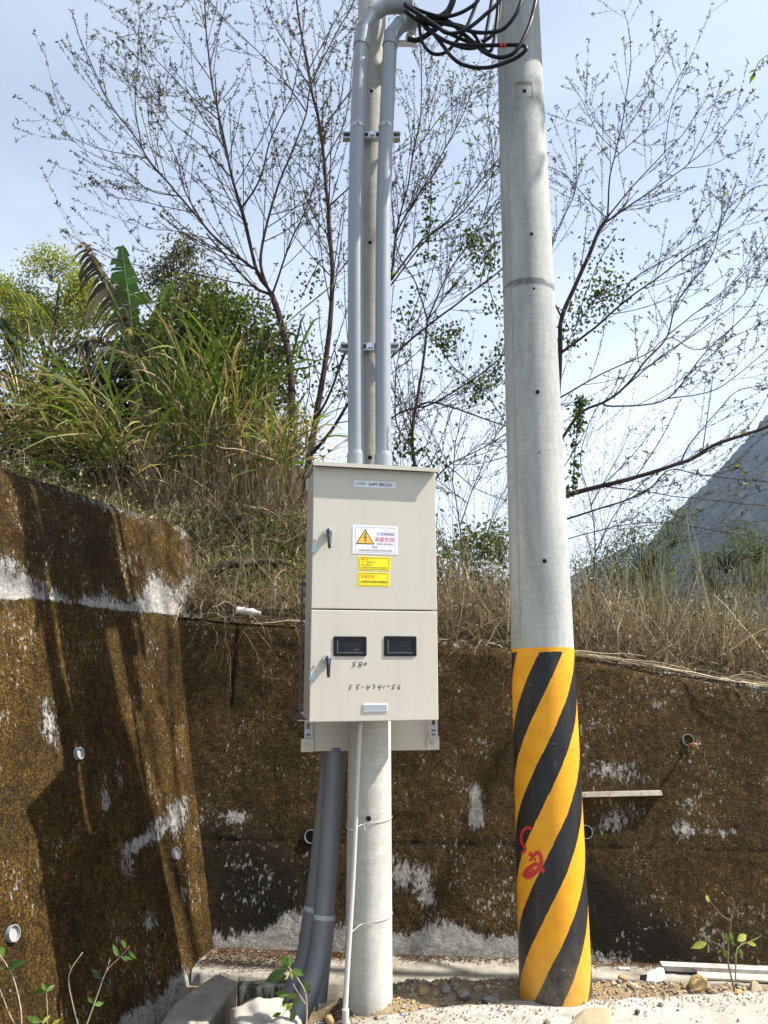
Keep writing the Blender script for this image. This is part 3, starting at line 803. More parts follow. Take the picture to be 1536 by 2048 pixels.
# seam running down the shaft
g = Geo()
zs = np.linspace(1.6, 9.0, 60)
V = np.array([[[(rp_r(z) + .0012) * math.sin(a + 0.01 * math.sin(z * 2)), -(rp_r(z) + .0012) * math.cos(a + 0.01 * math.sin(z * 2)), z] for a in (-0.915, -0.90)] for z in zs])
g.grid(V); g.obj('mould_seam', M['ledge'], rp_root)
# red spray scribble wrapped on the shaft
def wrap(px, py, off=0.002):
    d = ray(px, py); o = EYE - np.array([RP[0], RP[1], 0]); z = at(px, py, RP[1] - .13)[2]; R = rp_r(z) + off
    a = d[0] ** 2 + d[1] ** 2; b = 2 * (o[0] * d[0] + o[1] * d[1]); c = o[0] ** 2 + o[1] ** 2 - R * R
    t = (-b - math.sqrt(max(b * b - 4 * a * c, 0))) / (2 * a); return o + d * t
g = Geo()
def spray(pts, w):
    p = spline([(x, y, 0) for x, y in pts], 28)
    T = np.gradient(p, axis=0); T /= np.linalg.norm(T, axis=1, keepdims=True) + 1e-9
    N2 = np.stack([-T[:, 1], T[:, 0]], 1)
    V = np.array([[wrap(p[i, 0] + N2[i, 0] * w * k, p[i, 1] + N2[i, 1] * w * k, 0.0016) for k in (-1.3, -.7, 0, .7, 1.3)] for i in range(len(p))])
    n0 = g.n; g.grid(V)
    e = np.repeat(np.array([0, .75, 1, .75, 0])[None], len(p), 0); e[0] = 0; e[-1] = 0
    g.c[-1] = np.repeat(e.reshape(-1, 1), 3, 1)
spray([(1066, 1660), (1056, 1655), (1046, 1662), (1042, 1680), (1047, 1690)], 3.2)
spray([(1047, 1690), (1050, 1700), (1042, 1708)], 3.0)
spray([(1056, 1704), (1066, 1712), (1076, 1704), (1082, 1716), (1082, 1732), (1072, 1728), (1056, 1738), (1048, 1750), (1058, 1755), (1072, 1744), (1080, 1735), (1090, 1748)], 4.2)
spray([(1050, 1744), (1060, 1748), (1070, 1740)], 5.0)
spray([(1058, 1722), (1066, 1716), (1072, 1722)], 2.6)
g.obj('spray_scribble', M['spray'], rp_root, colour=True)

# unseen cables and transformer added on the thick pole to shade the wing wall
ris = props(empty('shade_riser', (RP[0], RP[1] + .17, 0.0)), 'black riser cables added unseen behind the striped pole to cast shadow', 'cable')
for dx, dy, z0, r in ((-.05, .12, 4.05, .03), (.03, .13, 3.95, .034), (.0, .20, 4.3, .032), (.05, .07, 3.2, .014), (-.02, .29, 4.2, .02)):
    g = Geo(); g.tube([(dx, dy, z0), (dx + .012, dy + .01, z0 + 1.5), (dx - .01, dy, z0 + 3.0), (dx, dy, 9.2)], r, 12, n=20); g.obj('riser', M['cable'], ris)
for z0 in (4.6, 5.6, 6.8): bevel_box('riser_strap', (0, .14, z0), (.12, .38, .03), M['galv'], ris, .003)
trf = props(empty('shade_transformer', (1.30, 3.86, 5.55)), 'grey drum transformer added out of frame to shade the wing wall', 'transformer')
lathe('tank', [(.0005, 0), (.22, 0), (.24, .03), (.24, .82), (.22, .86), (.0005, .9)], M['galv'], trf, 32)
for dy in (-.12, 0, .12): lathe('bushing', [(.03, .88), (.045, .92), (.03, .95), (.045, .99), (.03, 1.02), (.02, 1.1), (.0005, 1.1)], M['white'], trf, 14, (0, dy, 0))
for z0 in (.2, .65): bevel_box('bracket', (-.30, 0, z0), (.22, .08, .06), M['galv'], trf, .004)
# slim pole behind the cabinet
LP = np.array([-0.068, 3.762, 0.0])
def lp_r(z): return 0.1065 - 0.0052 * z
lp_root = props(empty('utility_pole', tuple(LP)), 'slim pale concrete pole behind the beige meter cabinet', 'utility pole')
shaft(lp_root, lp_r, -0.25, 8.5, M['pole_slim'], 48)
for px, py, r in [(737, 1637, .011), (740, 915, .010), (740, 485, .009), (743, 182, .009)]:
    pole_hole(lp_root, LP, lp_r, px, py, r)

# ================================================================== CONDUITS AND BRACKETS
def px_path(pts, Y):
    ys_ = Y if hasattr(Y, '__len__') else [Y] * len(pts)
    return np.array([at(p[0], p[1], y) for p, y in zip(pts, ys_)])
def rise(label, pts, elbow, Yc, r, gr):
    root = props(empty('conduit', tuple(at(*pts[0], Yc))), label, 'conduit', gr)
    off = np.asarray(root.location)
    g = Geo(); g.tube(px_path(pts, Yc) - off, r, 28, False, n=40); g.obj('pipe', M['pvc'], root)
    # flared socket over the cabinet
    p0 = at(*pts[0], Yc); p1 = at(pts[0][0], pts[0][1] - 26, Yc)
    g = Geo(); g.tube(np.array([p0 - [0, 0, .01], p0 + (p1 - p0) * .8, p0 + (p1 - p0) * .98, p1 + (p1 - p0) * .18]) - off, [r * 1.14, r * 1.14, r * 1.12, r * 1.005], 28, False)
    g.obj('bell_socket', M['pvc'], root, sharp=40)
    # mitred bend of short straight pieces
    e = px_path([q[:2] for q in elbow], [Yc + q[2] for q in elbow]) - off
    for k in range(len(e) - 1):
        g = Geo(); a, b = e[k], e[k + 1]; d = unit(b - a)
        g.tube(np.array([a - d * .004, b + d * .004]), r * (1.10 if k in (0, len(e) - 2) else 1.06), 28, False)
        g.obj('bend_piece', M['pvc'], root)
        g = Geo(); g.tube(np.array([b - d * .001, b + d * .003]), r * 1.115, 28, False); g.obj('joint_ring', M['socket'], root)
    end = e[-1]; d = unit(e[-1] - e[-2]); Mx = frame_to(d)
    lathe('pipe_mouth', [(r * 1.10, -.006), (r * 1.22, 0.0), (r * 1.22, .05), (r * 1.02, .05), (r * 1.0, -.03), (0.0005, -.03)], M['pvc'], root, 28, end, Mx)
    lathe('mouth_dark', [(r * 1.0, .012), (0.0005, .012)], M['hole'], root, 28, end, Mx)
    return root
GR = 'grey conduits rising from the cabinet'
c_left = rise('left grey conduit rising from the cabinet top, its bend higher', [(712, 934), (711, 700), (711, 430), (715, 250), (722, 92)], [(722, 92, 0), (727, 58, 0), (745, 28, 0), (772, 12, 0), (806, 10, -.01)], 3.60, 0.0385, GR)
c_right = rise('right grey conduit rising from the cabinet top, its bend lower', [(767, 936), (766, 700), (767, 430), (773, 250), (780, 92)], [(780, 92, 0), (784, 70, 0), (800, 50, 0), (822, 40, .01)], 3.60, 0.0385, GR)
# lettering printed down the right conduit
g = Geo()
for k in range(34):
    py = 855 + k * 2.2
    p = at(776 + 1.2 * math.sin(k * 0.7), py, 3.566); g.box(p - np.asarray(c_right.location), (0.004 + .004 * random.random(), .002, .0022))
g.obj('printed_code', M['ink_grey'], c_right)

def band(parent, px, py, Y, r):
    c = at(px, py, Y); off = c - np.asarray(parent.location)
    lathe('pipe_clamp', [(r * 1.015, -.011), (r * 1.05, -.009), (r * 1.05, .009), (r * 1.015, .011)], M['galv'], parent, 28, off)
    o = bevel_box('clamp_screw', (off[0] + .004, off[1] - r - .008, off[2]), (.007, .02, .02), M['galv'], parent, .002)
for par, px in ((c_left, 715), (c_right, 772)):
    band(par, px, 255, 3.60, 0.0385)
def strut(px0, px1, py, Y, label):
    a = at(px0, py, Y); b = at(px1, py, Y); c = (a + b) / 2; L_ = b[0] - a[0]
    root = props(empty('strut_channel', tuple(c)), label, 'bracket')
    g = Geo(); t = .003; w = .041
    g.box((0, 0.012, 0), (L_, t, w)); g.box((0, -.004, w / 2 - t / 2), (L_, .03, t)); g.box((0, -.004, -w / 2 + t / 2), (L_, .03, t))
    g.box((0, -.0185, w / 2 - .005), (L_ - .001, t, .0085)); g.box((0, -.0185, -w / 2 + .005), (L_ - .001, t, .0085))
    g.obj('channel', M['galv'], root, smooth=False)
    lathe('bolt_head', [(0.0005, .012), (.012, .012), (.0135, .008), (.0135, 0), (.021, 0), (.021, -.003)], M['chrome'], root, 12, (0.004, -.022, 0), frame_to((0, -1, 0)))
    return root
strut(686, 800, 274, 3.652, 'upper steel strut channel holding the conduits to the slim pole')
strut(681, 797, 696, 3.652, 'lower steel strut channel holding the conduits to the slim pole')
# thin rod near the head of the slim pole
g = Geo(); g.tube([at(700, 57, 3.72), at(722, 57, 3.72)], .007, 10); o = g.obj('steel_rod', M['galv']); props(o, 'short steel rod stub at the head of the slim pole', 'rod')
# porcelain-like cap hardware under the right bend
root = props(empty('wire_holder', tuple(at(822, 72, 3.66))), 'white wire holder under the conduit bends', 'holder')
lathe('holder_body', [(0.0005, .04), (.02, .04), (.026, .02), (.018, .008), (.028, -.012), (.022, -.03), (0.0005, -.03)], M['white'], root, 20, (0, 0, 0), frame_to((0.4, -.2, 1)))
bevel_box('holder_plate', (-.02, .02, -.03), (.10, .04, .012), M['white'], root, .003)

# ---- black cables looping from the conduit mouths towards the thick pole
cab = [
 ('lowest slack loop of black cable reaching furthest across the thick pole', [(810, 22), (862, 62), (905, 115), (935, 132), (975, 135), (1020, 122), (1046, 106), (1052, 94), (1030, 90), (985, 91), (935, 91), (895, 84), (850, 56)], .0100, [3.55] * 2 + [3.48] * 4 + [3.44] * 2 + [3.5] * 4 + [3.55]),
 ('black cable leaving the upper conduit mouth and dipping towards the top edge', [(808, 8), (865, 30), (900, 32), (935, 18), (960, -5), (985, -60)], .0098, 3.52),
 ('black cable with a deep dip below the upper conduit mouth', [(810, 10), (870, 50), (895, 66), (930, 60), (970, 30), (1003, -5), (1020, -60)], .0102, 3.50),
 ('black cable lying level over the bundle then rising past the thick pole', [(830, 38), (900, 50), (940, 62), (975, 65), (1010, 55), (1040, 10), (1050, -60)], .0098, [3.55, 3.53, 3.5, 3.48, 3.46, 3.46, 3.5]),
 ('black cable rising along the right side of the thick pole', [(832, 34), (890, 40), (935, 75), (970, 105), (1000, 115), (1030, 104), (1055, 60), (1071, 5), (1078, -60)], .0105, [3.55, 3.54, 3.52, 3.5, 3.48, 3.46, 3.47, 3.52, 3.6]),
 ('small hanging black loop left of the bundle', [(838, 48), (845, 85), (865, 107), (890, 105), (915, 80), (935, 50), (955, -5), (960, -60)], .0092, 3.54),
 ('thick black cable curling up from the white wire holder', [(815, 78), (835, 80), (860, 66), (885, 45), (905, 8), (925, -60)], .0135, 3.56),
 ('black cable turning sharply upward beside the thick pole', [(838, 40), (930, 55), (968, 98), (982, 100), (990, 70), (996, 10), (1000, -60)], .0095, 3.53),
 ('black cable weaving through the middle of the bundle', [(812, 26), (880, 58), (940, 84), (978, 76), (995, 45), (1003, -10), (1008, -60)], .0095, 3.57),
 ('short thick black cable end above the bundle', [(840, 44), (885, 30), (905, 0), (915, -60)], .0145, 3.60),
 ('black cable crossing behind the bundle from the lower mouth', [(838, 42), (880, 76), (930, 96), (965, 88), (975, 50), (985, -10), (990, -60)], .0098, 3.60),
]
for lab, pts, r, Y in cab:
    root_p = px_path(pts, Y)
    p = spline(root_p, 70); p += 0.004 * (np.stack([fbm(np.arange(70) * .12 + r * 1e4, k) for k in range(3)], 1) - .5)
    g = Geo(); g.tube(p, r, 12)
    o = g.obj('cable', M['cable']); props(o, lab, 'cable', 'black cables looping between the poles')
    if 'reaching furthest' in lab:
        q = at(1002, 90, 3.5); 
        for dx in (0, .02):
            lathe('tape_band', [(.0118, -.007), (.0118, .007)], M['red_tape'], o, 16, q + np.array([dx, .002, 0]), frame_to((1, 0, 0)))
# the coil goes on above the frame
for k in range(5):
    a = np.linspace(0, 2 * math.pi, 14); R = .42 + .05 * k
    pts = np.stack([0.45 + R * np.cos(a) * 1.0, 3.6 + .05 * k + .05 * np.sin(2 * a), 5.95 + R * .55 * np.sin(a)], 1)
    g = Geo(); g.tube(spline(pts, 60), .011, 10)
    props(g.obj('cable', M['cable']), 'spare black cable coiled high between the poles', 'cable', 'coil of spare cable')

# ================================================================== METER CABINET
YAW = math.radians(12.5)
FC = at(750, 1443, 3.385)                                  # bottom centre of the door plane
cabn = props(empty('meter_cabinet', tuple(FC), YAW), 'beige steel meter cabinet with two doors and warning stickers, on the slim pole', 'cabinet')
ca, sa = math.cos(YAW), math.sin(YAW)
FN = np.array([sa, -ca, 0.0])                              # outward normal
FXv = np.array([ca, sa, 0.0])
def face(px, py, d=0.0):
    p = on_plane(px, py, FC + FN * d, FN) - FC
    return float(np.dot(p, FXv)), float(p[2])
xl, zb = face(621, 1443); xr, zb2 = face(880, 1441); _, zt = face(748, 938); _, zm = face(748, 1220)
xl = -(xr - xl) / 2; xr = -xl
W_ = xr - xl
bevel_box('body', (0, .145, zt / 2 - .002), (W_ - .012, .235, zt - .01), M['beige_edge'], cabn, .004)
d1 = bevel_box('door', (0, .012, (zm + zt) / 2 + .0006), (W_, .024, zt - zm - .004), M['beige'], cabn, .0035); d1['label'] = 'upper door'
d0 = bevel_box('door', (0, .012, zm / 2 - .0006), (W_, .024, zm - .004), M['beige'], cabn, .0035); d0['label'] = 'lower door with two meter windows'
# rain hood
g = Geo()
hx = W_ / 2 + .006
prof = [(-.034, -.012), (-.034, .006), (.0, .013), (.265, .020), (.265, .008), (.0, .001), (-.0305, -.002), (-.0305, -.012)]
V = np.array([[[x, y, zt + .006 + z] for y, z in prof + prof[:1]] for x in (-hx, hx)])
g.grid(V); n = len(prof)
g.add([[x, y, zt + .006 + z] for x in (-hx,) for y, z in prof], [list(range(n))]); g.add([[x, y, zt + .006 + z] for x in (hx,) for y, z in prof], [list(range(n))[::-1]])
g.obj('rain_hood', M['beige'], cabn, smooth=False)

def text_mesh(name, body, size, x, z, y, mat, parent, align='LEFT', width=None, bold=0.0):
    cu = bpy.data.curves.new(name, 'FONT'); cu.body = body; cu.size = size; cu.align_x = align; cu.align_y = 'CENTER'; cu.offset = bold; cu.resolution_u = 2
    tmp = bpy.data.objects.new(name, cu); COL.objects.link(tmp)
    dg = bpy.context.evaluated_depsgraph_get()
    me = bpy.data.meshes.new_from_object(tmp.evaluated_get(dg)); bpy.data.objects.remove(tmp); bpy.data.curves.remove(cu)
    co = np.empty(len(me.vertices) * 3, np.float32); me.vertices.foreach_get('co', co); co = co.reshape(-1, 3)
    if width and len(co):
        a, b = co[:, 0].min(), co[:, 0].max(); k = width / (b - a); co[:, 0] = (co[:, 0] - (a if align == 'LEFT' else (a + b) / 2)) * k
    out = np.stack([co[:, 0] + x, np.full(len(co), y), co[:, 1] + z], 1)
    me.vertices.foreach_set('co', out.astype(np.float32).ravel()); me.materials.clear(); me.update()
    me.name = name
    return link_mesh(name, me, mat, parent)
def rect_px(x0, y0, x1, y1):
    a = face(x0, y0); b = face(x1, y1); return a[0], b[0], b[1], a[1]
def plate(name, x0, x1, z0, z1, th, mat, parent=cabn, bev=.0008, y0=0.0):
    return bevel_box(name, ((x0 + x1) / 2, y0 - th / 2, (z0 + z1) / 2), (x1 - x0, th, z1 - z0), mat, parent, min(bev, th * .4), 1)
def outline(name, x0, x1, z0, z1, w, y, mat, parent, rad=0.0):
    g = Geo(); pts = []
    k = 5
    for cx, cz, a0 in ((x1 - rad, z1 - rad, 0), (x0 + rad, z1 - rad, 90), (x0 + rad, z0 + rad, 180), (x1 - rad, z0 + rad, 270)):
        for i in range(k): a = math.radians(a0 + 90 * i / (k - 1)); pts.append((cx + rad * math.cos(a), cz + rad * math.sin(a), math.cos(a), math.sin(a)))
    if rad == 0: 
        pts = [(x1, z1, 1, 1), (x0, z1, -1, 1), (x0, z0, -1, -1), (x1, z0, 1, -1)]
    n = len(pts)
    V = [[p[0], y, p[1]] for p in pts] + [[p[0] - p[2] * w, y, p[1] - p[3] * w] for p in pts]
    g.add(V, [[i, (i + 1) % n, n + (i + 1) % n, n + i] for i in range(n)]); return g.obj(name, mat, parent, smooth=False)

# KWH plate
x0, x1, z0, z1 = rect_px(708, 961, 791, 977.5)
kp = plate('rating_plate', x0, x1, z0, z1, .002, M['white']); kw = x1 - x0; kz = (z0 + z1) / 2
text_mesh('lettering', 'KWH', .0215, x0 + kw * .085, kz, -.0026, M['ink'], kp, width=kw * .19)
text_mesh('lettering', '3\u00f84W 380/220V', .0215, x0 + kw * .345, kz, -.0026, M['ink'], kp, width=kw * .575, bold=.0003)
for fx in (.045, .945):
    lathe('rivet', [(.0022, 0), (.0018, .001), (.0002, .0012)], M['ink'], kp, 10, (x0 + kw * fx, -.0022, kz), frame_to((0, -1, 0)))
# white warning sign
x0, x1, z0, z1 = rect_px(705, 1050, 795, 1110)
sg = plate('warning_sign', x0, x1, z0, z1, .0012, M['sign_white']); w = x1 - x0; h = z1 - z0
outline('border', x0 + w * .06, x1 - w * .055, z0 + h * .055, z1 - h * .055, w * .006, -.0016, M['ink_grey'], sg)
def tri(name, pts, y, mat, parent):
    g = Geo(); g.add([[a, y, b] for a, b in pts], [list(range(len(pts)))]); return g.obj(name, mat, parent, smooth=False)
tx = x0 + w * .28; tz0 = z0 + h * .345; tz1 = z0 + h * .88; tw = w * .205
tri('triangle_rim', [(tx - tw, tz0), (tx + tw, tz0), (tx, tz1)], -.0017, M['ink'], sg)
tri('triangle', [(tx - tw * .86, tz0 + h * .028), (tx + tw * .86, tz0 + h * .028), (tx, tz1 - h * .062)], -.0021, M['tri_yellow'], sg)
bw = w * .02
tri('lightning_bolt', [(tx + bw * .2, tz0 + h * .40), (tx + bw * 1.2, tz0 + h * .385), (tx - bw * .5, tz0 + h * .235), (tx + bw * 1.9, tz0 + h * .265), (tx + bw * .65, tz0 + h * .125), (tx + bw * 1.4, tz0 + h * .135), (tx + bw * .1, tz0 + h * .055), (tx - bw * .55, tz0 + h * .15), (tx + bw * .1, tz0 + h * .135), (tx + bw * .75, tz0 + h * .215), (tx - bw * 1.7, tz0 + h * .19)], -.0025, M['ink'], sg)
text_mesh('lettering', 'AC', h * .06, x0 + w * .71, z0 + h * .85, -.0017, M['ink_grey'], sg)
text_mesh('lettering', '\u4ea4\u6d41\u958b\u95dc\u7bb1', h * .13, x0 + w * .53, z0 + h * .71, -.0017, M['ink_grey'], sg, width=w * .39)
text_mesh('lettering', '\u9ad8\u58d3\u5371\u96aa', h * .18, x0 + w * .50, z0 + h * .51, -.0017, M['ink_red'], sg, width=w * .425)
text_mesh('lettering', '\u975e\u5c08\u696d\u4eba\u54e1\u8acb\u52ff\u958b\u555f', h * .08, x0 + w * .52, z0 + h * .355, -.0017, M['ink_grey'], sg, width=w * .38)
text_mesh('lettering', '\u8b66\u544a', h * .11, x0 + w * .44, z0 + h * .24, -.0017, M['ink_red'], sg, width=w * .11)
text_mesh('lettering', '\u672c\u6d41\u8f38\u51fa\u7dda\u8def\u5728\u96fb\u6e90\u958b\u555f\u5f8c\u4ecd\u5e36\u96fb\u8acb\u52ff\u63a5\u89f8', h * .075, x0 + w * .13, z0 + h * .125, -.0017, M['ink_grey'], sg, width=w * .74)
# yellow stickers
x0, x1, z0, z1 = rect_px(716, 1112.5, 781, 1142)
st = plate('warning_sticker', x0, x1, z0, z1, .0008, M['sign_yellow']); w = x1 - x0; h = z1 - z0
outline('border', x0 + w * .04, x1 - w * .04, z0 + h * .07, z1 - h * .07, w * .014, -.0012, M['olive_line'], st, h * .08)
text_mesh('lettering', '\u8b66\u544a\uff01', h * .19, x0 + w * .09, z0 + h * .80, -.0013, M['ink_orange'], st, width=w * .27)
text_mesh('lettering', '\u5c0f\u5fc3\uff01\u89f8\u96fb\u5371\u96aa\uff01', h * .11, x0 + w * .09, z0 + h * .59, -.0013, M['ink'], st, width=w * .42)
text_mesh('lettering', '\u8acb\u52ff\u78b0\u89f8\u7aef\u5b50\uff01', h * .11, x0 + w * .09, z0 + h * .39, -.0013, M['ink'], st, width=w * .36)
text_mesh('lettering', '\u9762\u677f\u95dc\u9589\u4e0b\u8f38\u51fa\u7dda\u8def\u7aef\u4ecd\u6709\u53ef\u80fd\u5e36\u96fb', h * .11, x0 + w * .09, z0 + h * .20, -.0013, M['ink'], st, width=w * .80)
x0, x1, z0, z1 = rect_px(715, 1143.5, 779, 1174)
st = plate('danger_sticker', x0, x1, z0, z1, .0008, M['sign_yellow']); w = x1 - x0; h = z1 - z0
outline('border', x0 + w * .04, x1 - w * .04, z0 + h * .07, z1 - h * .07, w * .014, -.0012, M['olive_line'], st, h * .08)
text_mesh('lettering', '\u6709\u96fb\u5371\u96aa', h * .25, x0 + w * .09, z0 + h * .68, -.0013, M['ink_orange'], st, width=w * .44)
text_mesh('lettering', '\u592a\u967d\u80fd\u767c\u96fb\u5c08\u7528\u958b\u95dc\u7bb1', h * .19, x0 + w * .09, z0 + h * .31, -.0013, M['ink'], st, width=w * .83)
# meter windows
for (a, b, c, d) in ((667, 1272.5, 733, 1312.5), (768, 1272, 833, 1312.5)):
    x0, x1, z0, z1 = rect_px(a, b, c, d)
    fr = empty('meter_window', ((x0 + x1) / 2, 0, (z0 + z1) / 2)); fr.parent = cabn
    ww, hh = (x1 - x0), (z1 - z0); bw = .016
    g = Geo()
    for cx, cz, sx, sz in ((0, hh / 2 - bw / 2, ww, bw), (0, -hh / 2 + bw / 2, ww, bw), (-ww / 2 + bw / 2, 0, bw, hh - 2 * bw), (ww / 2 - bw / 2, 0, bw, hh - 2 * bw)):
        pass
    bm = bmesh.new(); vo = []
    def rr(hw, hz, rad, y, k=5):
        out = []
        for cx, cz, a0 in ((hw - rad, hz - rad, 0), (-hw + rad, hz - rad, 90), (-hw + rad, -hz + rad, 180), (hw - rad, -hz + rad, 270)):
            for i in range(k): an = math.radians(a0 + 90 * i / (k - 1)); out.append((cx + rad * math.cos(an), y, cz + rad * math.sin(an)))
        return out
    loops = [rr(ww / 2, hh / 2, .006, 0), rr(ww / 2, hh / 2, .006, -.0025), rr(ww / 2 - .002, hh / 2 - .002, .005, -.0042), rr(ww / 2 - bw, hh / 2 - bw * .9, .002, -.0042), rr(ww / 2 - bw, hh / 2 - bw * .9, .002, -.0005)]
    g.add(np.array(loops).reshape(-1, 3), [[k * 20 + i, k * 20 + (i + 1) % 20, (k + 1) * 20 + (i + 1) % 20, (k + 1) * 20 + i] for k in range(4) for i in range(20)])
    g.obj('frame', M['black'], fr, sharp=30)
    bevel_box('pane', (0, -.0008, 0), (ww - 2 * bw, .002, hh - 1.8 * bw), M['pane'], fr, .0003, 1)
    gg = Geo(); gg.box((-ww / 2 + bw + .0012, -.0034, -.001), (.0011, .002, hh - 1.9 * bw)); gg.box((0, -.0034, -hh / 2 + bw * .92), (ww - 2.1 * bw, .002, .0011)); gg.obj('bead', M['silver'], fr, smooth=False)
    if a == 667:
        bevel_box('meter_face', (-.003, -.0022, .002), (ww * .42, .0006, hh * .34), M['hole'], fr, .0002, 1)
        bevel_box('meter_label', (ww * .16, -.0022, -hh * .16), (ww * .16, .0006, hh * .14), plain('dim meter label', (.035, .04, .04), .4), fr, .0002, 1)
# handles
for hx_, hy_ in ((656, 1066), (654, 1319)):
    x, z = face(hx_, hy_)
    hd = empty('door_handle', (x, 0, z)); hd.parent = cabn
    lathe('rosette', [(.0205, 0), (.0205, .006), (.0185, .009), (.015, .010), (.0145, .026), (.0125, .030), (.0002, .030)], M['chrome'], hd, 26, (0, 0, 0), frame_to((0, -1, 0)))
    lathe('lock_core', [(.0125, .0302), (.011, .034), (.0002, .0345)], M['black'], hd, 22, (0, 0, .002), frame_to((0, -1, 0)))
    g = Geo(); pts = np.array([[0, -.034, .012], [.0005, -.038, -.005], [.001, -.040, -.03], [.0015, -.040, -.055], [.002, -.038, -.074]])
    g.tube(pts, [.009, .0105, .0085, .0072, .0066], 12, n=16); g.obj('lever', M['lever'], hd)
    g = Geo(); g.box((-.0052, -.047, -.03), (.0056, .0014, .064)); g.obj('lever_inlay', M['black'], hd, smooth=False)
# blue key tags at the left edge and small lock screws
for (tx_, ty_) in ((629, 1098), (625, 1352)):
    x, z = face(tx_, ty_); g = Geo()
    Mr = np.array([[math.cos(.25), 0, math.sin(.25)], [0, 1, 0], [-math.sin(.25), 0, math.cos(.25)]])
    g.box((x, -.004, z), (.022, .0008, .030), None, Mr); g.box((x, -.0046, z + .003), (.010, .0004, .002), None, Mr)
    g.obj('paper_tag', M['tag_blue'], cabn, smooth=False)
for (tx_, ty_) in ((631, 1080), (628, 1333)):
    x, z = face(tx_, ty_)
    lathe('lock_screw', [(.0055, 0), (.005, .003), (.002, .0035), (.0002, .003)], M['galv'], cabn, 14, (x, -.0005, z), frame_to((0, -1, 0)))
# brushed name plate
x0, x1, z0, z1 = rect_px(726, 1408, 775, 1422.5)
npk = plate('name_plate', x0, x1, z0, z1, .004, M['white'], bev=.001)
plate('name_strip', x0 + .003, x1 - .003, z0 + .006, z1 - .003, .0008, M['silver'], npk, y0=-.0042)
# marker handwriting
def strokes(name, lists, wpx):
    g = Geo()
    for s_ in lists:
        q = np.array([(x, y, 0.0) for x, y in s_]); tt = np.linspace(0, len(q) - 1, 4 * len(q)); p = np.stack([np.interp(tt, np.arange(len(q)), q[:, k_]) for k_ in range(3)], 1)
        T = np.gradient(p, axis=0); T /= np.linalg.norm(T, axis=1, keepdims=True) + 1e-9
        V = []
        for i in range(len(p)):
            n2 = (-T[i, 1], T[i, 0])
            V.append([[*face(p[i, 0] + n2[0] * wpx * k, p[i, 1] + n2[1] * wpx * k)] for k in (-.5, .5)])
        V = np.array(V); g.grid(np.stack([V[..., 0], np.full(V.shape[:2], -.0006), V[..., 1]], -1))
    return g.obj(name, M['pencil'], cabn, smooth=False)
def crop(l, ox, oy, k): return [[(ox + x / k, oy + y / k) for x, y in s_] for s_ in l]
k = 1536 / 220.0
strokes('handwriting', crop([[(455, 518), (470, 545), (496, 580)], [(500, 503), (470, 560), (440, 606)],
    [(590, 528), (565, 515), (540, 528), (548, 550), (578, 562), (572, 582), (545, 590), (530, 575), (548, 558), (585, 545), (592, 530)], [(640, 530), (615, 545), (610, 562), (632, 560), (652, 540), (645, 528), (625, 532)]], 640, 1250, k), 1.5)
strokes('handwriting', crop([[(455, 838), (422, 842), (412, 868), (430, 872), (428, 892), (392, 905)], [(560, 832), (520, 838), (508, 864), (535, 872), (530, 892), (498, 900)], [(582, 866), (608, 860)],
    [(668, 836), (644, 880), (696, 872)], [(698, 840), (684, 870), (660, 910)], [(740, 836), (762, 834), (750, 852), (768, 856), (762, 878), (738, 884)],
    [(830, 832), (808, 874), (862, 864)], [(860, 834), (846, 868), (824, 910)], [(900, 842), (884, 888)], [(932, 856), (974, 850)],
    [(1058, 834), (1022, 840), (1012, 864), (1036, 870), (1030, 890), (990, 896)], [(1124, 832), (1098, 852), (1086, 882), (1104, 894), (1118, 880), (1100, 870), (1088, 878)]], 640, 1250, k), 1.5)

# ================================================================== REAR CABINET AND SLOTTED STEEL
RC = at(741, 1500, 3.90)
rear = props(empty('rear_cabinet', tuple(RC), YAW * .4), 'second beige steel cabinet mounted on the back of the slim pole, seen below the doors', 'cabinet')
rl = at(606, 1500, 3.9)[0] - RC[0]; rr_ = at(876, 1494, 3.9)[0] - RC[0]; rtop = at(612, 965, 3.9)[2] - RC[2]
bevel_box('body', ((rl + rr_) / 2, .12, rtop / 2), (rr_ - rl - .05, .22, rtop + .01), M['beige_edge'], rear, .004)
for x_, z_ in ((rl + .022, .025), (rr_ - .022, .03), (rl + .022, rtop - .02), (rr_ - .022, rtop - .02)):
    e = bevel_box('mounting_ear', (x_, -.004, z_), (.062, .004, .062), M['beige'], rear, .0012)
    lathe('ear_bolt', [(.009, 0), (.008, .005), (.0002, .006)], M['galv'], e, 12, (x_ - .004, -.006, z_), frame_to((0, -1, 0)))
def slotted(c, w, z0, z1, mat, label, side=.03):
    root = props(empty('slotted_angle', (c[0], c[1], z0)), label, 'angle bar')
    g = Geo(); H_ = z1 - z0; n = int(H_ / .05)
    # flange built as strips between the slots
    g.box((-w * .36, 0, H_ / 2), (w * .28, .003, H_)); g.box((w * .36, 0, H_ / 2), (w * .28, .003, H_))
    for i in range(n + 1): g.box((0, 0, min(H_ - .008, i * H_ / n + .006)), (w * .44, .003, .022))
    g.box((w * .5, side / 2, H_ / 2), (.003, side, H_))
    g.obj('slotted_flange', mat, root, smooth=False)
    lathe('bolt', [(.008, 0), (.007, .006), (.0002, .007)], M['galv'], root, 10, (0, -.002, .03), frame_to((0, -1, 0)))
    return root
p = at(605, 1440, 3.66)
slotted((p[0], 3.66), .036, p[2], at(605, 1150, 3.66)[2], M['dark_steel'], 'dark slotted steel angle along the left side of the meter cabinet')
bevel_box('angle_foot', (p[0] + .005, 3.655, p[2] - .001), (.05, .03, .004), M['beige'], bpy.data.objects['slotted_angle'], .001).location = -Vector(bpy.data.objects['slotted_angle'].location)
p = at(867, 1478, 3.88)
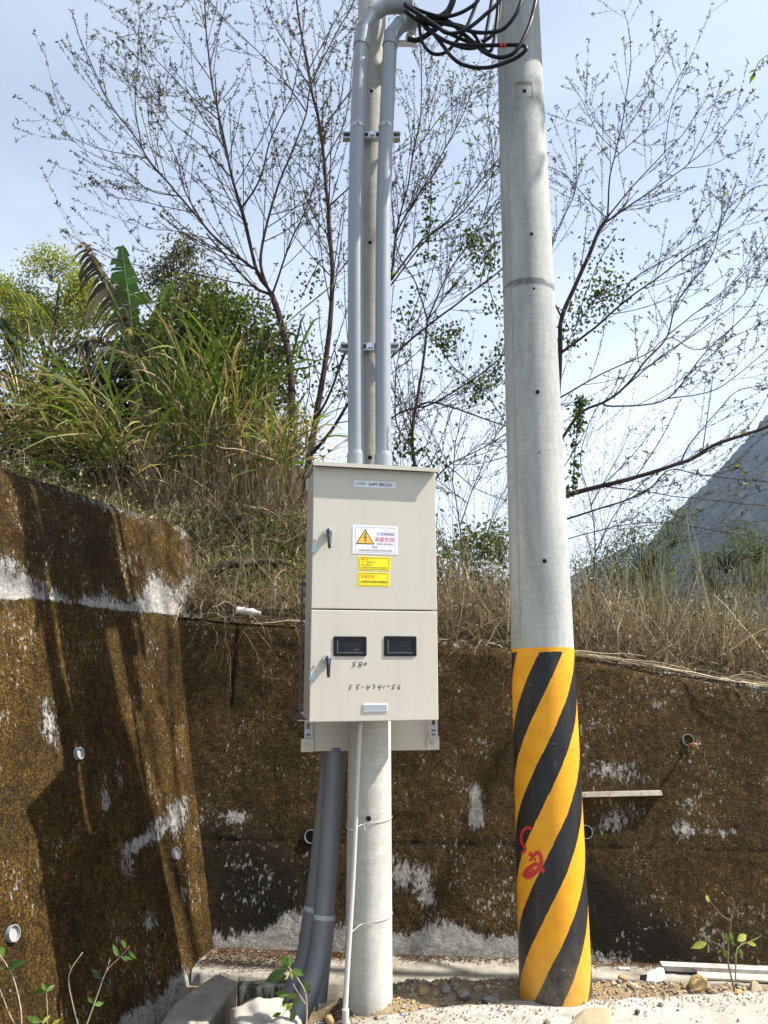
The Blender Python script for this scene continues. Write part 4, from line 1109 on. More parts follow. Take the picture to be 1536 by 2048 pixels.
slotted((p[0], 3.875), .04, p[2], p[2] + .35, M['galv'], 'bright slotted steel angle below the right corner of the meter cabinet')
p = at(617, 1486, 3.88)
slotted((p[0], 3.872), .04, p[2], p[2] + .35, M['galv'], 'slotted steel angle below the left corner of the meter cabinet')

# ================================================================== LOWER PIPES
def low_pipe(label, pts, Y, r, joint, print_x):
    P_ = px_path(pts, Y); root = props(empty('conduit', tuple(P_[-1])), label, 'conduit', 'grey conduits running into the ground')
    off = P_[-1]; g = Geo(); g.tube(P_ - off, r, 26, True, n=46); g.obj('pipe', M['pvc_dark'], root)
    jp = at(*joint, Y[2] if hasattr(Y, '__len__') else Y) - off; d = unit(P_[1] - P_[2])
    lathe('glued_joint', [(r * 1.0, -.03), (r * 1.05, -.012), (r * 1.06, .004), (r * 1.02, .010)], M['cement'], root, 26, jp, frame_to(d))
    g = Geo(); g.tube(np.array([jp - d * .01, jp - d * .34 + np.array([-.012, -.01, 0])]), r * 1.05, 26, False); g.obj('sleeve', M['pvc_dark'], root)
    g = Geo()
    for k in range(20):
        q = at(print_x[0] + (print_x[2] - print_x[0]) * k / 19, print_x[1] + (print_x[3] - print_x[1]) * k / 19, P_[0][1] - r * 1.02) - off
        g.box(q, (.007, .003, .0095))
    g.obj('printed_code', M['yellow_print'], root)
low_pipe('left grey conduit curving from the rear cabinet into the ground', [(663, 1495), (648, 1650), (629, 1815), (608, 1930), (568, 2015), (535, 2050)], [4.0, 3.99, 3.97, 3.93, 3.86, 3.8], .049, (629, 1816), (638, 1630, 632, 1690))
low_pipe('right grey conduit curving from the rear cabinet into the ground', [(672, 1495), (662, 1650), (648, 1832), (630, 1945), (594, 2034), (565, 2075)], [3.94, 3.92, 3.88, 3.83, 3.76, 3.7], .050, (649, 1832), (649, 1648, 644, 1706))
g = Geo(); P_ = px_path([(721, 1438), (717, 1500), (706, 1750), (694, 1950), (688, 2070)], [3.50, 3.5, 3.55, 3.55, 3.53]); off = P_[-1]
root = props(empty('ground_wire_pipe', tuple(off)), 'thin pale grey pipe running down in front of the slim pole', 'pipe')
g.tube(P_ - off, .0115, 18, True, n=40); g.obj('pipe', M['pvc_pale'], root)
q = at(691, 2026, 3.53) - off; g = Geo(); g.tube([q + [0, 0, .015], q - [0, 0, .09]], .0145, 18); g.obj('coupling', M['pvc_pale'], root, sharp=40)
for zpy, tail in ((1648, (731, 1664)), (1846, (748, 1848))):
    z = at(735, zpy, 3.66)[2]; R = lp_r(z) + .003
    a = np.linspace(0, 2 * math.pi, 40); pts = np.stack([LP[0] + R * np.cos(a), LP[1] + R * np.sin(a), z + .014 * np.cos(a) + .004 * np.sin(3 * a)], 1)
    fr = np.array([at(700, zpy, 3.53), ]); 
    pts[:, 1] -= 0.115 * np.exp(-((pts[:, 0] - fr[0, 0]) / .03) ** 2) * (pts[:, 1] < LP[1]) * .85
    g = Geo(); g.tube(pts, .0016, 6, False); t = at(*tail, 3.62); g.tube(spline([pts[28], (pts[28] + t) / 2 + [0, -.02, .0], t], 12), .0014, 6, False)
    props(g.obj('tie_wire', M['wire']), ('upper' if zpy < 1700 else 'lower') + ' thin wire tying the ground pipe to the slim pole', 'wire')
# ================================================================== SMALL THINGS ON AND BY THE WALLS
# batten nailed to the wall, peg in the drain
a = back(1150, 1590); b = back(1321, 1586); c = (a + b) / 2 + BN * .018; L_ = float(np.linalg.norm(b - a))
root = props(empty('wooden_batten', tuple(c)), 'pale wooden batten nailed level on the mossy wall right of the striped pole', 'batten')
root.rotation_euler = (math.atan(B_BAT) * -1.0, -math.atan2(b[2] - a[2], b[0] - a[0]), math.atan2(b[1] - a[1], b[0] - a[0]))
bevel_box('board', (0, 0, 0), (L_, .034, .028), M['wood'], root, .002)
for fx, m in ((.11, 'ink'), (.40, 'red_tape'), (.77, 'ink')):
    g = Geo(); g.tube([(L_ * (fx - .5), -.016, .003), (L_ * (fx - .5) - .006, -.034, -.005)], .0018, 6); g.obj('nail', M[m], root)
c = back(1376, 1490); g = Geo(); g.tube([c + BN * -.02, c + BN * .05 + np.array([.012, 0, 0]), c + BN * .085 + np.array([.02, 0, -.004])], [.007, .009, .008], 10)
props(g.obj('peg', M['peg']), 'pinkish stick poking out of the drain hole above the batten', 'stick')
# plastic bottle lying on the wall top
p = back(468, 1228) + np.array([0, .08, .03]); q = back(516, 1234) + np.array([0, .09, .03]); d = unit(q - p)
root = props(empty('plastic_bottle', tuple((p + q) / 2 - [0, 0, .03])), 'crushed whitish plastic bottle lying on top of the wall', 'bottle')
Lb = float(np.linalg.norm(q - p))
lathe('bottle_body', [(0.0005, -.5 * Lb), (.026, -.5 * Lb), (.031, -.46 * Lb), (.030, -.2 * Lb), (.026, 0), (.030, .15 * Lb), (.024, .3 * Lb), (.012, .40 * Lb), (.011, .45 * Lb)], M['bottle'], root, 18, (0, 0, .03), frame_to(d) * np.array([1, .8, 1]))
lathe('bottle_cap', [(.0125, .44 * Lb), (.0125, .5 * Lb), (.0005, .5 * Lb)], M['white'], root, 16, (0, 0, .03), frame_to(d))
# fallen branch on the slope
P_ = np.array([back(402, 1142) + [0, .30, .0], at(450, 1130, 5.25), at(520, 1124, 5.3), at(580, 1130, 5.35)])
g = Geo(); g.tube(spline(P_, 24) + .01 * RNG.normal(size=(24, 3)), [.035, .03, .025, .018], 9, col=(.05, .04, .03))
props(g.obj('fallen_branch', M['bark'], colour=True), 'dark rotten branch lying on the dry slope above the wall', 'branch')
# planks and scraps at the wall foot
def lay(name, label, cat, p0, p1, w, th, mat, z):
    a = on_ground(*p0, z); b = on_ground(*p1, z); c = (a + b) / 2; L_ = float(np.linalg.norm(b - a))
    o = bevel_box(name, (0, 0, 0), (L_, w, th), M[mat], None, .0025); o.location = c; o.rotation_euler = (0.05, 0, math.atan2(b[1] - a[1], b[0] - a[0])); return props(o, label, cat)
lay('plank', 'grey weathered plank lying along the wall foot, lower right', 'plank', (1322, 1932), (1640, 1946), .055, .026, 'plank', -.02)
lay('plank', 'pale thin board under the grey plank, lower right', 'plank', (1395, 1948), (1700, 1962), .10, .012, 'wood', -.035)
lay('board_scrap', 'small white board scrap on the ledge right of the striped pole', 'scrap', (1238, 1937), (1260, 1937), .02, .008, 'paper', -.038)
c = on_ground(1312, 1958, .01); root = props(empty('paper_scrap', tuple(c)), 'folded white paper scrap with a black side among the rubble', 'paper')
g = Geo(); V = np.array([[[-.055, -.03, .004], [-.005, -.045, .006], [.045, -.02, .012]], [[-.035, .01, .022], [.0, .0, .034], [.05, .02, .02]], [[-.01, .04, .02], [.03, .035, .04], [.055, .05, .03]]]); g.grid(V); g.obj('sheet', M['paper'], root, smooth=False)
g = Geo(); g.grid(np.array([[[-.085, -.02, .003], [-.052, -.034, .002]], [[-.07, .015, .012], [-.034, .008, .018]]])); g.obj('dark_flap', M['black'], root, smooth=False)
for k, (px, py, an) in enumerate([(808, 2031, .2), (770, 2033, .5), (880, 2022, .1), (1000, 2022, -.4), (640, 2046, .3)]):
    c = on_ground(px, py, .036); o = bevel_box('plastic_strip', (0, 0, 0), (.03, .004, .003), plain('blue strip', (.05, .09, .22), .5) if k == 0 else bpy.data.materials['blue strip'], None, .001, 1); o.location = c; o.rotation_euler = (0, 0, an)
    props(o, 'tiny offcut of blue plastic on the pale slab', 'scrap', 'blue plastic offcuts on the slab')

# concrete drain box and cement lump, lower left
def block(name, label, cat, top_px, z, zb_, mat):
    tp = np.array([on_ground(px, py, z) for px, py in top_px]); n = len(tp); c = tp.mean(0); c[2] = zb_
    bm = bmesh.new(); vt = [bm.verts.new(t - c) for t in tp]; vb = [bm.verts.new(np.array([t[0], t[1], zb_]) - c) for t in tp]
    bm.faces.new(vt); bm.faces.new(vb[::-1])
    for i in range(n): bm.faces.new([vt[i], vb[i], vb[(i + 1) % n], vt[(i + 1) % n]])
    bmesh.ops.recalc_face_normals(bm, faces=bm.faces)
    bmesh.ops.bevel(bm, geom=[e for e in bm.edges], offset=.012, segments=2, profile=.5, affect='EDGES')
    bmesh.ops.subdivide_edges(bm, edges=[e for e in bm.edges if e.calc_length() > .06], cuts=6, use_grid_fill=True)
    for v in bm.verts:
        q = v.co + Vector(c); v.co += Vector((mnoise.noise(q * 14), mnoise.noise(q * 14 + Vector((9, 0, 0))), mnoise.noise(q * 14 + Vector((0, 9, 0))))) * .006
    me = bpy.data.meshes.new(name); bm.to_mesh(me); bm.free()
    for p_ in me.polygons: p_.use_smooth = True
    me.set_sharp_from_angle(angle=math.radians(50))
    o = link_mesh(name, me, M[mat]); o.location = c; return props(o, label, cat)
def stained():
    t = NT('stained drain concrete'); z = t.sep()[2]
    n = t.noise(1.0, 6, .7, t.scaled((22, 22, 6)))
    f = t.rng(t.math('ADD', t.math('ADD', n, .28), t.math('MULTIPLY', z, -.85)), .36, .52)
    t.set(Base_Color=t.mix(f, (.40, .36, .28), t.ramp(t.noise(30, 5), [(.3, (.02, .018, .012)), (.7, (.09, .07, .04))])), Roughness=.95); t.bump(t.noise(50, 5), .6, .006); return t.m
M['stained'] = stained()
block('drain_kerb', 'stained concrete drain kerb at the foot of the conduits', 'kerb', [(474, 1960), (604, 1954), (612, 1966), (482, 1975)], .03, -.40, 'stained')
block('drain_channel', 'sloping pale concrete channel floor beside the wing wall', 'kerb', [(352, 2003), (432, 1946), (478, 1960), (392, 2080), (292, 2080)], -.045, -.34, 'ledge')
lump = props(empty('cement_lump', tuple(on_ground(525, 2040, -.02))), 'rounded pale cement lump where the conduits enter the ground', 'rubble')
bm = bmesh.new(); bmesh.ops.create_icosphere(bm, subdivisions=4, radius=1)
for v in bm.verts:
    n = mnoise.noise(v.co * 1.7) * .28 + mnoise.noise(v.co * 5) * .08; v.co = Vector((v.co.x * .13, v.co.y * .11, v.co.z * .085)) * (1 + n)
me = bpy.data.meshes.new('lump'); bm.to_mesh(me); bm.free(); [setattr(p_, 'use_smooth', True) for p_ in me.polygons]
link_mesh('lump_body', me, M['sack'], lump).location = (0, 0, .0)
o = link_mesh('lump_crust', me.copy(), M['sack'], lump); o.location = (.10, -.08, -.02); o.scale = (.7, .8, .8)

# ---- stones: five shapes, each stone its own object
def stone_mesh(seed, tint):
    rs = np.random.default_rng(seed); bm = bmesh.new(); bmesh.ops.create_icosphere(bm, subdivisions=2, radius=1)
    cuts = [(unit(rs.normal(size=3)), .55 + .3 * rs.random()) for _ in range(9)]
    for v in bm.verts:
        q = np.array(v.co)
        for n, d in cuts:
            e = np.dot(q, n) - d
            if e > 0: q = q - n * e
        v.co = Vector(q * (1 + .08 * rs.normal() * .4))
    me = bpy.data.meshes.new('stone'); bm.to_mesh(me); bm.free()
    a = me.color_attributes.new('tint', 'FLOAT_COLOR', 'POINT'); a.data.foreach_set('color', np.tile(np.array([*tint, 1.0], np.float32), len(me.vertices)))
    for p_ in me.polygons: p_.use_smooth = False
    me.materials.append(M['stone']); return me
TAN, GREY, OCH, DRK = (.36, .29, .19), (.27, .25, .215), (.40, .28, .13), (.13, .12, .11)
smesh = [stone_mesh(3, TAN), stone_mesh(5, GREY), stone_mesh(8, OCH), stone_mesh(13, TAN), stone_mesh(21, DRK)]
def put_stone(px, py, rpx, k, flat=.6, z=None, label=None, grp=None):
    zz = .03 if z is None else z
    p = on_ground(px, py, zz); p[2] = float(strip_h(p[0], p[1])) if z is None else z
    r = metres(rpx, p)
    o = bpy.data.objects.new('stone', smesh[k]); COL.objects.link(o)
    o.location = (p[0], p[1], p[2] + r * flat * .35); o.scale = (r, r * .8, r * flat); o.rotation_euler = (random.uniform(-.3, .3), random.uniform(-.3, .3), random.uniform(0, 6.3))
    props(o, label or ('small ' + ('tan', 'grey', 'ochre', 'tan', 'dark')[k] + ' stone in the rubble strip ' + ('between the two poles' if px < 1110 else 'right of the striped pole')), 'stone', grp or 'stones in the rubble strip')
for px, py, r, k, f, lab in [(846, 1988, 13, 2, .8, 'tan stone by the foot of the slim pole'), (870, 1986, 9, 0, .8, None), (928, 1985, 24, 1, .55, 'flat grey rubble slab between the two poles, nearer the slim one'),
        (985, 1990, 28, 1, .45, 'flat grey rubble slab against the left foot of the striped pole'), (893, 1982, 16, 1, .6, None), (955, 1978, 12, 3, .6, None), (1245, 1962, 13, 2, .7, None), (1228, 1968, 11, 3, .6, None), (1265, 1973, 14, 3, .5, None),
        (1398, 1974, 24, 2, .75, 'large ochre stone left of the small sapling'), (1430, 1982, 16, 3, .6, None), (1478, 1984, 16, 2, .7, None), (1510, 1976, 20, 3, .7, 'large tan stone right of the small sapling'), (1365, 1990, 12, 3, .5, None), (1335, 1985, 10, 0, .6, None),
        (1180, 2046, 60, 0, .18, 'long flat tan rock in front on the slab'), (1095, 2044, 9, 3, .6, 'small reddish stone on the slab'), (1275, 2026, 7, 4, .8, 'small dark stone on the slab'), (1322, 2010, 7, 4, .5, None), (660, 2043, 14, 2, .7, 'ochre stone at the foot of the thin pipe'), (755, 2036, 8, 3, .7, None)]:
    put_stone(px, py, r, k, f, .03 if py > 2005 else None, lab)
for i in range(150):
    px = random.choice([random.uniform(790, 1040), random.uniform(1190, 1540), random.uniform(1190, 1540)]); py = random.uniform(1962, 1995)
    put_stone(px, py, random.uniform(2.5, 7.5), random.choice([0, 0, 2, 2, 3, 3, 1, 4]), random.uniform(.5, .9))
# finer gravel, past counting
g = Geo(); n = 3800
gx = RNG.uniform(-.25, 2.6, n); gy = RNG.uniform(3.66, 4.12, n) + .06 * gx * RNG.random(n); gz = strip_h(gx, gy)
gr_ = RNG.uniform(.003, .010, n)
oct_ = np.array([[1, 0, 0], [0, 1, 0], [-1, 0, 0], [0, -1, 0], [0, 0, .8], [0, 0, -.8]], float)
Vv = (oct_[None] * (1 + .35 * RNG.normal(size=(n, 6, 1)))) * gr_[:, None, None] + np.stack([gx, gy, gz + gr_ * .3], 1)[:, None]
Fo = np.array([[0, 1, 4], [1, 2, 4], [2, 3, 4], [3, 0, 4], [1, 0, 5], [2, 1, 5], [3, 2, 5], [0, 3, 5]])
pal = np.array([TAN, OCH, GREY, (.45, .38, .27), (.30, .22, .13)]); cc = pal[RNG.integers(0, 5, n)] * RNG.uniform(.75, 1.25, (n, 1))
g.add(Vv.reshape(-1, 3), (np.arange(n)[:, None, None] * 6 + Fo).reshape(-1, 3), np.repeat(cc, 6, 0))
props(g.obj('gravel', M['stone'], smooth=False, colour=True), 'fine tan gravel along the foot of the wall', 'gravel', kind='stuff')
g = Geo(); n = 900
gx = RNG.uniform(-.5, 2.6, n); gy = slab_edge(gx) - np.abs(RNG.normal(0, .10, n)) - .01; gr_ = RNG.uniform(.002, .0065, n)
Vv = (oct_[None] * (1 + .35 * RNG.normal(size=(n, 6, 1)))) * gr_[:, None, None] + np.stack([gx, gy, .029 + gr_ * .4], 1)[:, None]
cc = pal[RNG.integers(0, 5, n)] * RNG.uniform(.55, 1.1, (n, 1)); g.add(Vv.reshape(-1, 3), (np.arange(n)[:, None, None] * 6 + Fo).reshape(-1, 3), np.repeat(cc, 6, 0))
props(g.obj('grit', M['stone'], smooth=False, colour=True), 'loose grit spilled over the edge of the pale slab', 'grit', kind='stuff')
# brown needle litter drifted on the ledge and in the corner
g = Geo(); n = 5200
lx = np.where(RNG.random(n) < .5, RNG.uniform(-.95, -.2, n), RNG.uniform(-.2, 3, n)); wy = yb(lx, 0.0); ly = wy - np.abs(RNG.normal(0, .07, n)) * np.where(lx < -.3, 2.0, .55) - .01
lz = -.042 + np.where(lx < -.3, .004, .0) + RNG.uniform(0, .008, n)
an = RNG.uniform(0, 6.28, n); d = np.stack([np.cos(an), np.sin(an), RNG.normal(0, .15, n)], 1)
g.leaves(np.stack([lx, ly, lz], 1), d, np.tile([0, 0, 1.0], (n, 1)), RNG.uniform(.012, .04, n), RNG.uniform(.002, .006, n), np.array([.13, .07, .04]) * RNG.uniform(.5, 1.7, (n, 1)))
props(g.obj('needle_litter', M['leaf_dry'], smooth=False, colour=True), 'brown leaf litter drifted along the wall foot', 'leaf litter', kind='stuff')

# ================================================================== PLANTS
UP = np.array([0, 0, 1.0])
def rand_dirs(n, rs=RNG):
    v = rs.normal(size=(n, 3)); return v / np.linalg.norm(v, axis=1, keepdims=True)
def palette(cols, n, var=.22, rs=RNG):
    c = np.array(cols)[rs.integers(0, len(cols), n)]; return np.clip(c * rs.uniform(1 - var, 1 + var, (n, 1)), 0.002, .9)
def blades(g, p0, d, L_, w, droop, cols, K=7, taper=True, wig=0.0, rs=RNG):
    n = len(p0); t = np.linspace(0, 1, K)[None, :, None]
    d = d / (np.linalg.norm(d, axis=1, keepdims=True) + 1e-9); L_ = np.asarray(L_)[:, None, None]; dr = np.asarray(droop)[:, None, None]
    P = p0[:, None] + d[:, None] * L_ * t - UP * L_ * dr * t ** 2
    if wig: P = P + rs.normal(size=(n, K, 3)) * wig * L_ * t
    side = np.cross(d, UP); bad = np.linalg.norm(side, axis=1) < .05; side[bad] = [1, 0, 0]; side /= np.linalg.norm(side, axis=1, keepdims=True)
    side = side + .5 * rs.normal(size=(n, 3)); side /= np.linalg.norm(side, axis=1, keepdims=True)
    tt = np.linspace(0, 1, K)[None]
    W = np.asarray(w)[:, None] * ((np.sin(np.clip(tt * 2.6 + .35, 0, 3.05))) if taper else (1 - .7 * tt))
    g.ribbons(P, np.repeat(side[:, None], K, 1), np.maximum(W, .0008), cols); return P

def grow(start, d, L_, r, out, rs, lift=.16, K=8, wob=.045):
    p = [start]; dd = unit(d); st = L_ / (K - 1)
    for i in range(K - 1):
        dd = unit(dd + UP * lift * st * 4 + rs.normal(size=3) * wob * .35); p.append(p[-1] + dd * st)
    p = np.array(p); out.append((p, r)); return p

def make_tree(name, label, limbs, seed, r_scale=1.0, dens=1.0, bud_cols=None, bark=(.052, .033, .029), twig_len=1.0, green=0.02, group=None, bud_scale=.85):
    """limbs: (px points, Y or list, base radius px, end radius px, twig density)"""
    rs = np.random.default_rng(seed)
    first = None; lim = Geo(); twigs = []; tips = []; allp = []
    for pts, Y, r0, r1, td in limbs:
        ys_ = np.array(Y, float) if hasattr(Y, '__len__') else np.full(len(pts), float(Y))
        if len(ys_) == 2: ys_ = np.linspace(ys_[0], ys_[1], len(pts))
        P0 = px_path(pts, ys_)
        if first is None: first = P0[0].copy()
        elif allp:
            A_ = np.concatenate(allp); q0 = A_[np.argmin(np.hypot(A_[:, 0] - P0[0, 0], A_[:, 2] - P0[0, 2]) + .12 * np.abs(A_[:, 1] - P0[0, 1]))]
            if np.hypot(q0[0] - P0[0, 0], q0[2] - P0[0, 2]) < .40:
                fade = np.linspace(1, 0, len(P0))[:, None]; P0 = P0 + (q0 - P0[0]) * np.array([1, 1, 1.0]) * np.where(np.arange(len(P0))[:, None] == 0, 1, fade * .6); P0[0] = q0
        n = max(14, len(pts) * 5); p = spline(P0, n); seg = float(np.linalg.norm(np.diff(p, axis=0), axis=1).sum())
        p += (np.stack([fbm(np.linspace(0, seg * 3, n) + seed * 3 + k * 31, r0 + k) for k in range(3)], 1) - .5) * .03 * np.sin(np.linspace(0, math.pi, n))[:, None]
        p[0] = P0[0]; allp.append(p.copy())
        k = depth_of(P0[0]) / FPX * r_scale
        rad = (r0 + (r1 - r0) * np.linspace(0, 1, n) ** .6) * k * .78
        lim.tube(p, rad, 8 if r0 > 3 else 6, True, col=np.array(bark) * rs.uniform(.85, 1.2))
        nt = int(seg * td * dens * 11.5)
        T = np.gradient(p, axis=0)
        for j in range(nt):
            t = rs.uniform(.10, .99); i = min(n - 2, int(t * (n - 1))); f = t * (n - 1) - i
            q = p[i] * (1 - f) + p[i + 1] * f; td_ = unit(T[i]); ax = unit(np.cross(td_, rs.normal(size=3)))
            a = math.radians(rs.uniform(22, 52)); dd = td_ * math.cos(a) + ax * math.sin(a)
            if dd[2] < -.1: dd[2] *= -.4
            L1 = rs.uniform(.28, 1.05) * (1.1 - .55 * t) * twig_len
            tw = grow(q, dd, L1, max(.0017, min(rad[i] * .5, .0062 * (L1 + .2))), twigs, rs); tips.append(tw)
            for _ in range(int(L1 * 3.2 + rs.random())):
                u = rs.uniform(.15, .95); ii = min(6, int(u * 7)); a2 = math.radians(rs.uniform(25, 60)); t2 = unit(tw[ii + 1] - tw[ii]); ax2 = unit(np.cross(t2, rs.normal(size=3)))
                tips.append(grow(tw[ii], t2 * math.cos(a2) + ax2 * math.sin(a2), rs.uniform(.07, .30) * twig_len, .0017, twigs, rs))
        tips.append(spline(p[int(n * .45):], 8)); 
    root = props(empty(name, tuple(first)), label, 'tree', group); off = first
    lim.v = [v - off for v in lim.v]; lim.obj('trunk', M['bark'], root, colour=True)
    TP = np.array([t[0] for t in twigs]) - off; r0 = np.array([t[1] for t in twigs]); RR = r0[:, None] * np.linspace(1, .45, 8)[None]
    g = Geo(); g.tubes(TP, RR, 3, np.array(bark)[None] * rs.uniform(.8, 1.25, (len(TP), 1))); props(g.obj('twigs', M['twig'], root, colour=True), kind='stuff')
    # bud tufts along every shoot
    C, D, Ls = [], [], []
    for tw in tips:
        tw = np.asarray(tw) - off; seg = np.linalg.norm(np.diff(tw, axis=0), axis=1).sum(); m = max(2, int(seg / .021))
        u = np.sort(rs.uniform(.25, 1.0, m)); ii = np.minimum(6, (u * 7).astype(int)); f = (u * 7 - ii)[:, None]
        c = tw[ii] * (1 - f) + tw[ii + 1] * f; t_ = tw[ii + 1] - tw[ii]; t_ /= np.linalg.norm(t_, axis=1, keepdims=True)
        for _ in range(2):
            C.append(c); D.append(t_ * .35 + rand_dirs(m, rs) * .8); Ls.append(rs.uniform(.010, .024, m) * (.8 + .6 * u) * bud_scale)
        e = np.repeat(tw[-1:], 5, 0); C.append(e); D.append(np.repeat(t_[-1:], 5, 0) * .5 + rand_dirs(5, rs) * .8 - UP * .2); Ls.append(rs.uniform(.025, .05, 5) * bud_scale)
    C = np.concatenate(C); D = np.concatenate(D); Ls = np.concatenate(Ls); n = len(C)
    cols = palette(bud_cols or [(.050, .052, .032), (.065, .060, .042), (.040, .040, .032), (.085, .08, .05)], n, .3, rs)
    gm = rs.random(n) < green; cols[gm] = palette([(.16, .22, .03), (.22, .26, .04)], int(gm.sum()), .2, rs); Ls[gm] *= 2.0
    g = Geo(); g.leaves(C, D, rand_dirs(n, rs), Ls, Ls * .36, cols); props(g.obj('leaf_buds', M['leaf'], root, smooth=False, colour=True), kind='stuff')
    return root
Z = lambda l, k=2.477, ox=100, oy=0: [(ox + x / k, oy + y / k) for x, y in l]
YA = 6.5
make_tree('budding_tree', 'bare budding tree with a forked dark trunk left of the cabinet', [
    ([(576, 1045), (583, 930), (584, 800), (574, 700), (560, 640), (544, 590)], YA, 13, 8, .15),
    ([(544, 590), (513, 540), (500, 533), (423, 468), (379, 416), (326, 355), (294, 315), (274, 279), (233, 226), (209, 186), (185, 133), (161, 81), (144, 24)], [YA, YA - .7], 5, .8, .75),
    ([(540, 592), (500, 570), (440, 500), (415, 470)], [YA, YA + .3], 4.5, 2, .5),
    ([(274, 279), (266, 202), (270, 133), (276, 69), (282, 32)], [YA - .5, YA - .6], 2, .6, .7),
    ([(282, 299), (201, 291), (161, 279), (132, 266), (112, 242)], [YA - .5, YA - .9], 1.6, .5, .7),
    ([(338, 381), (290, 375), (233, 331), (173, 303), (128, 266)], [YA - .4, YA - .2], 1.6, .5, .8),
    ([(379, 422), (274, 400), (221, 392), (193, 363)], [YA - .3, YA - .6], 1.5, .5, .7),
    ([(423, 474), (342, 458), (302, 456), (261, 438)], [YA - .3, YA], 1.5, .5, .6),
    ([(399, 436), (366, 375), (350, 315), (326, 262), (294, 202), (245, 149)], [YA - .3, YA + .2], 2.6, .6, .8),
    ([(500, 553), (383, 537), (270, 525), (193, 500), (124, 460)], [YA - .1, YA - .5], 2, .6, .45),
    ([(530, 570), (512, 541), (488, 444), (463, 355), (439, 242), (423, 161), (413, 81), (409, 0), (405, -120)], [YA, YA + .3], 5.5, 1.5, .75),
    ([(520, 525), (492, 428), (459, 323), (439, 238), (430, 150)], [YA + .05, YA - .2], 4, 1.5, .6),
    ([(439, 242), (380, 190), (330, 140), (280, 80), (245, 20)], [YA + .1, YA + .4], 2, .6, .8),
    ([(463, 355), (400, 290), (340, 240), (290, 150), (282, 90)], [YA + .1, YA + .5], 2, .6, .8),
    ([(423, 161), (380, 100), (350, 60), (330, 10)], [YA + .2, YA], 1.6, .6, .7),
    ([(535, 575), (522, 520), (540, 428), (564, 355), (593, 283), (613, 226), (621, 178), (660, 90), (706, 8), (730, -60)], [YA, YA + .5], 4.5, 1.2, .75),
    ([(492, 424), (524, 363), (544, 283), (584, 194), (600, 120), (610, 20)], [YA, YA - .4], 3, .8, .75),
    ([(613, 226), (560, 150), (510, 100), (450, 40), (410, -10)], [YA + .3, YA], 2, .8, .7),
    ([(544, 589), (564, 533), (584, 476), (609, 424), (637, 343), (650, 260)], [YA, YA - .3], 3.2, 1, .8),
    ([(583, 800), (540, 700), (470, 640), (430, 610)], [YA, YA + .4], 2, .7, .5)], 21, green=.012)
make_tree('budding_tree', 'bare budding tree with a straight dark trunk just left of the conduits', [
    ([(602, 1040), (612, 960), (630, 850), (648, 740), (659, 640), (663, 560), (661, 484), (655, 404), (649, 323), (641, 258), (625, 194), (617, 141), (605, 81), (593, 0), (585, -100)], [6.3, 6.5], 11, 2.2, .7),
    ([(655, 404), (700, 370), (760, 320), (830, 280)], [6.3, 6.1], 2.5, .8, .7), ([(643, 258), (706, 174), (760, 110), (800, 40)], [6.4, 6.2], 2.4, .8, .7),
    ([(649, 323), (690, 240), (705, 130), (712, 40)], [6.4, 6.6], 2, .8, .7), ([(661, 484), (620, 420), (600, 340), (610, 260)], [6.4, 6.7], 2, .7, .7),
    ([(630, 850), (660, 790), (700, 690), (790, 560), (851, 481), (891, 449), (925, 423), (1000, 330)], [6.35, 6.0], 4, 1.2, .55),
    ([(617, 141), (660, 60), (700, -20)], [6.5, 6.4], 1.8, .8, .7), ([(625, 194), (580, 110), (540, 30), (520, -40)], [6.5, 6.8], 2, .8, .7),
    ([(656, 921), (680, 868), (720, 800), (782, 731), (840, 673), (904, 620), (1001, 544), (1040, 500)], [6.3, 5.9], 5.5, 1.6, .45),
    ([(663, 560), (610, 500), (560, 440), (530, 380)], [6.4, 6.0], 1.8, .7, .6)], 33, green=.015)
make_tree('budding_tree', 'tangled bare tree seen between the two poles', [
    ([(850, 1120), (840, 1000), (826, 900), (830, 820), (845, 740), (855, 640)], 7.4, 7, 3, .45),
    ([(700, 960), (782, 837), (872, 805), (957, 752), (1007, 710), (1060, 640)], [7.4, 7.0], 4, 1.4, .6), ([(830, 820), (872, 808), (1007, 853), (1100, 900)], [7.4, 7.2], 3, 1.2, .5),
    ([(782, 560), (796, 446), (815, 375), (827, 297), (840, 231), (843, 119), (840, 84)], [7.3, 7.0], 3.4, .8, .8), ([(770, 520), (790, 459), (859, 344), (921, 234), (952, 150)], [7.3, 7.1], 3, .8, .9),
    ([(800, 560), (852, 480), (912, 431), (993, 325), (1040, 260)], [7.3, 7.5], 3.2, .9, .8), ([(855, 640), (900, 540), (960, 450), (985, 330), (975, 200), (985, 120)], [7.4, 7.6], 2.6, .7, .8),
    ([(780, 640), (800, 560), (782, 507), (780, 380)], [7.4, 7.3], 2.4, 1, .6), ([(820, 900), (790, 840), (800, 700), (870, 600), (960, 560)], [7.5, 7.7], 2.4, .8, .7),
    ([(840, 1000), (900, 930), (980, 890), (1090, 820), (1180, 800)], [7.4, 7.7], 2.8, .8, .7), ([(900, 930), (960, 980), (1010, 1000)], [7.4, 7.3], 2, .7, .6), ([(850, 1060), (800, 980), (790, 900), (830, 800)], [7.6, 7.8], 2.2, .8, .6),
    ([(860, 640), (920, 560), (990, 490)], [7.4, 7.1], 2, .8, .6), ([(827, 297), (890, 220), (940, 170), (980, 140)], [7.1, 7.0], 1.6, .6, .8)], 45, dens=1.35, green=.03, bark=(.060, .042, .036))
YE = 6.9
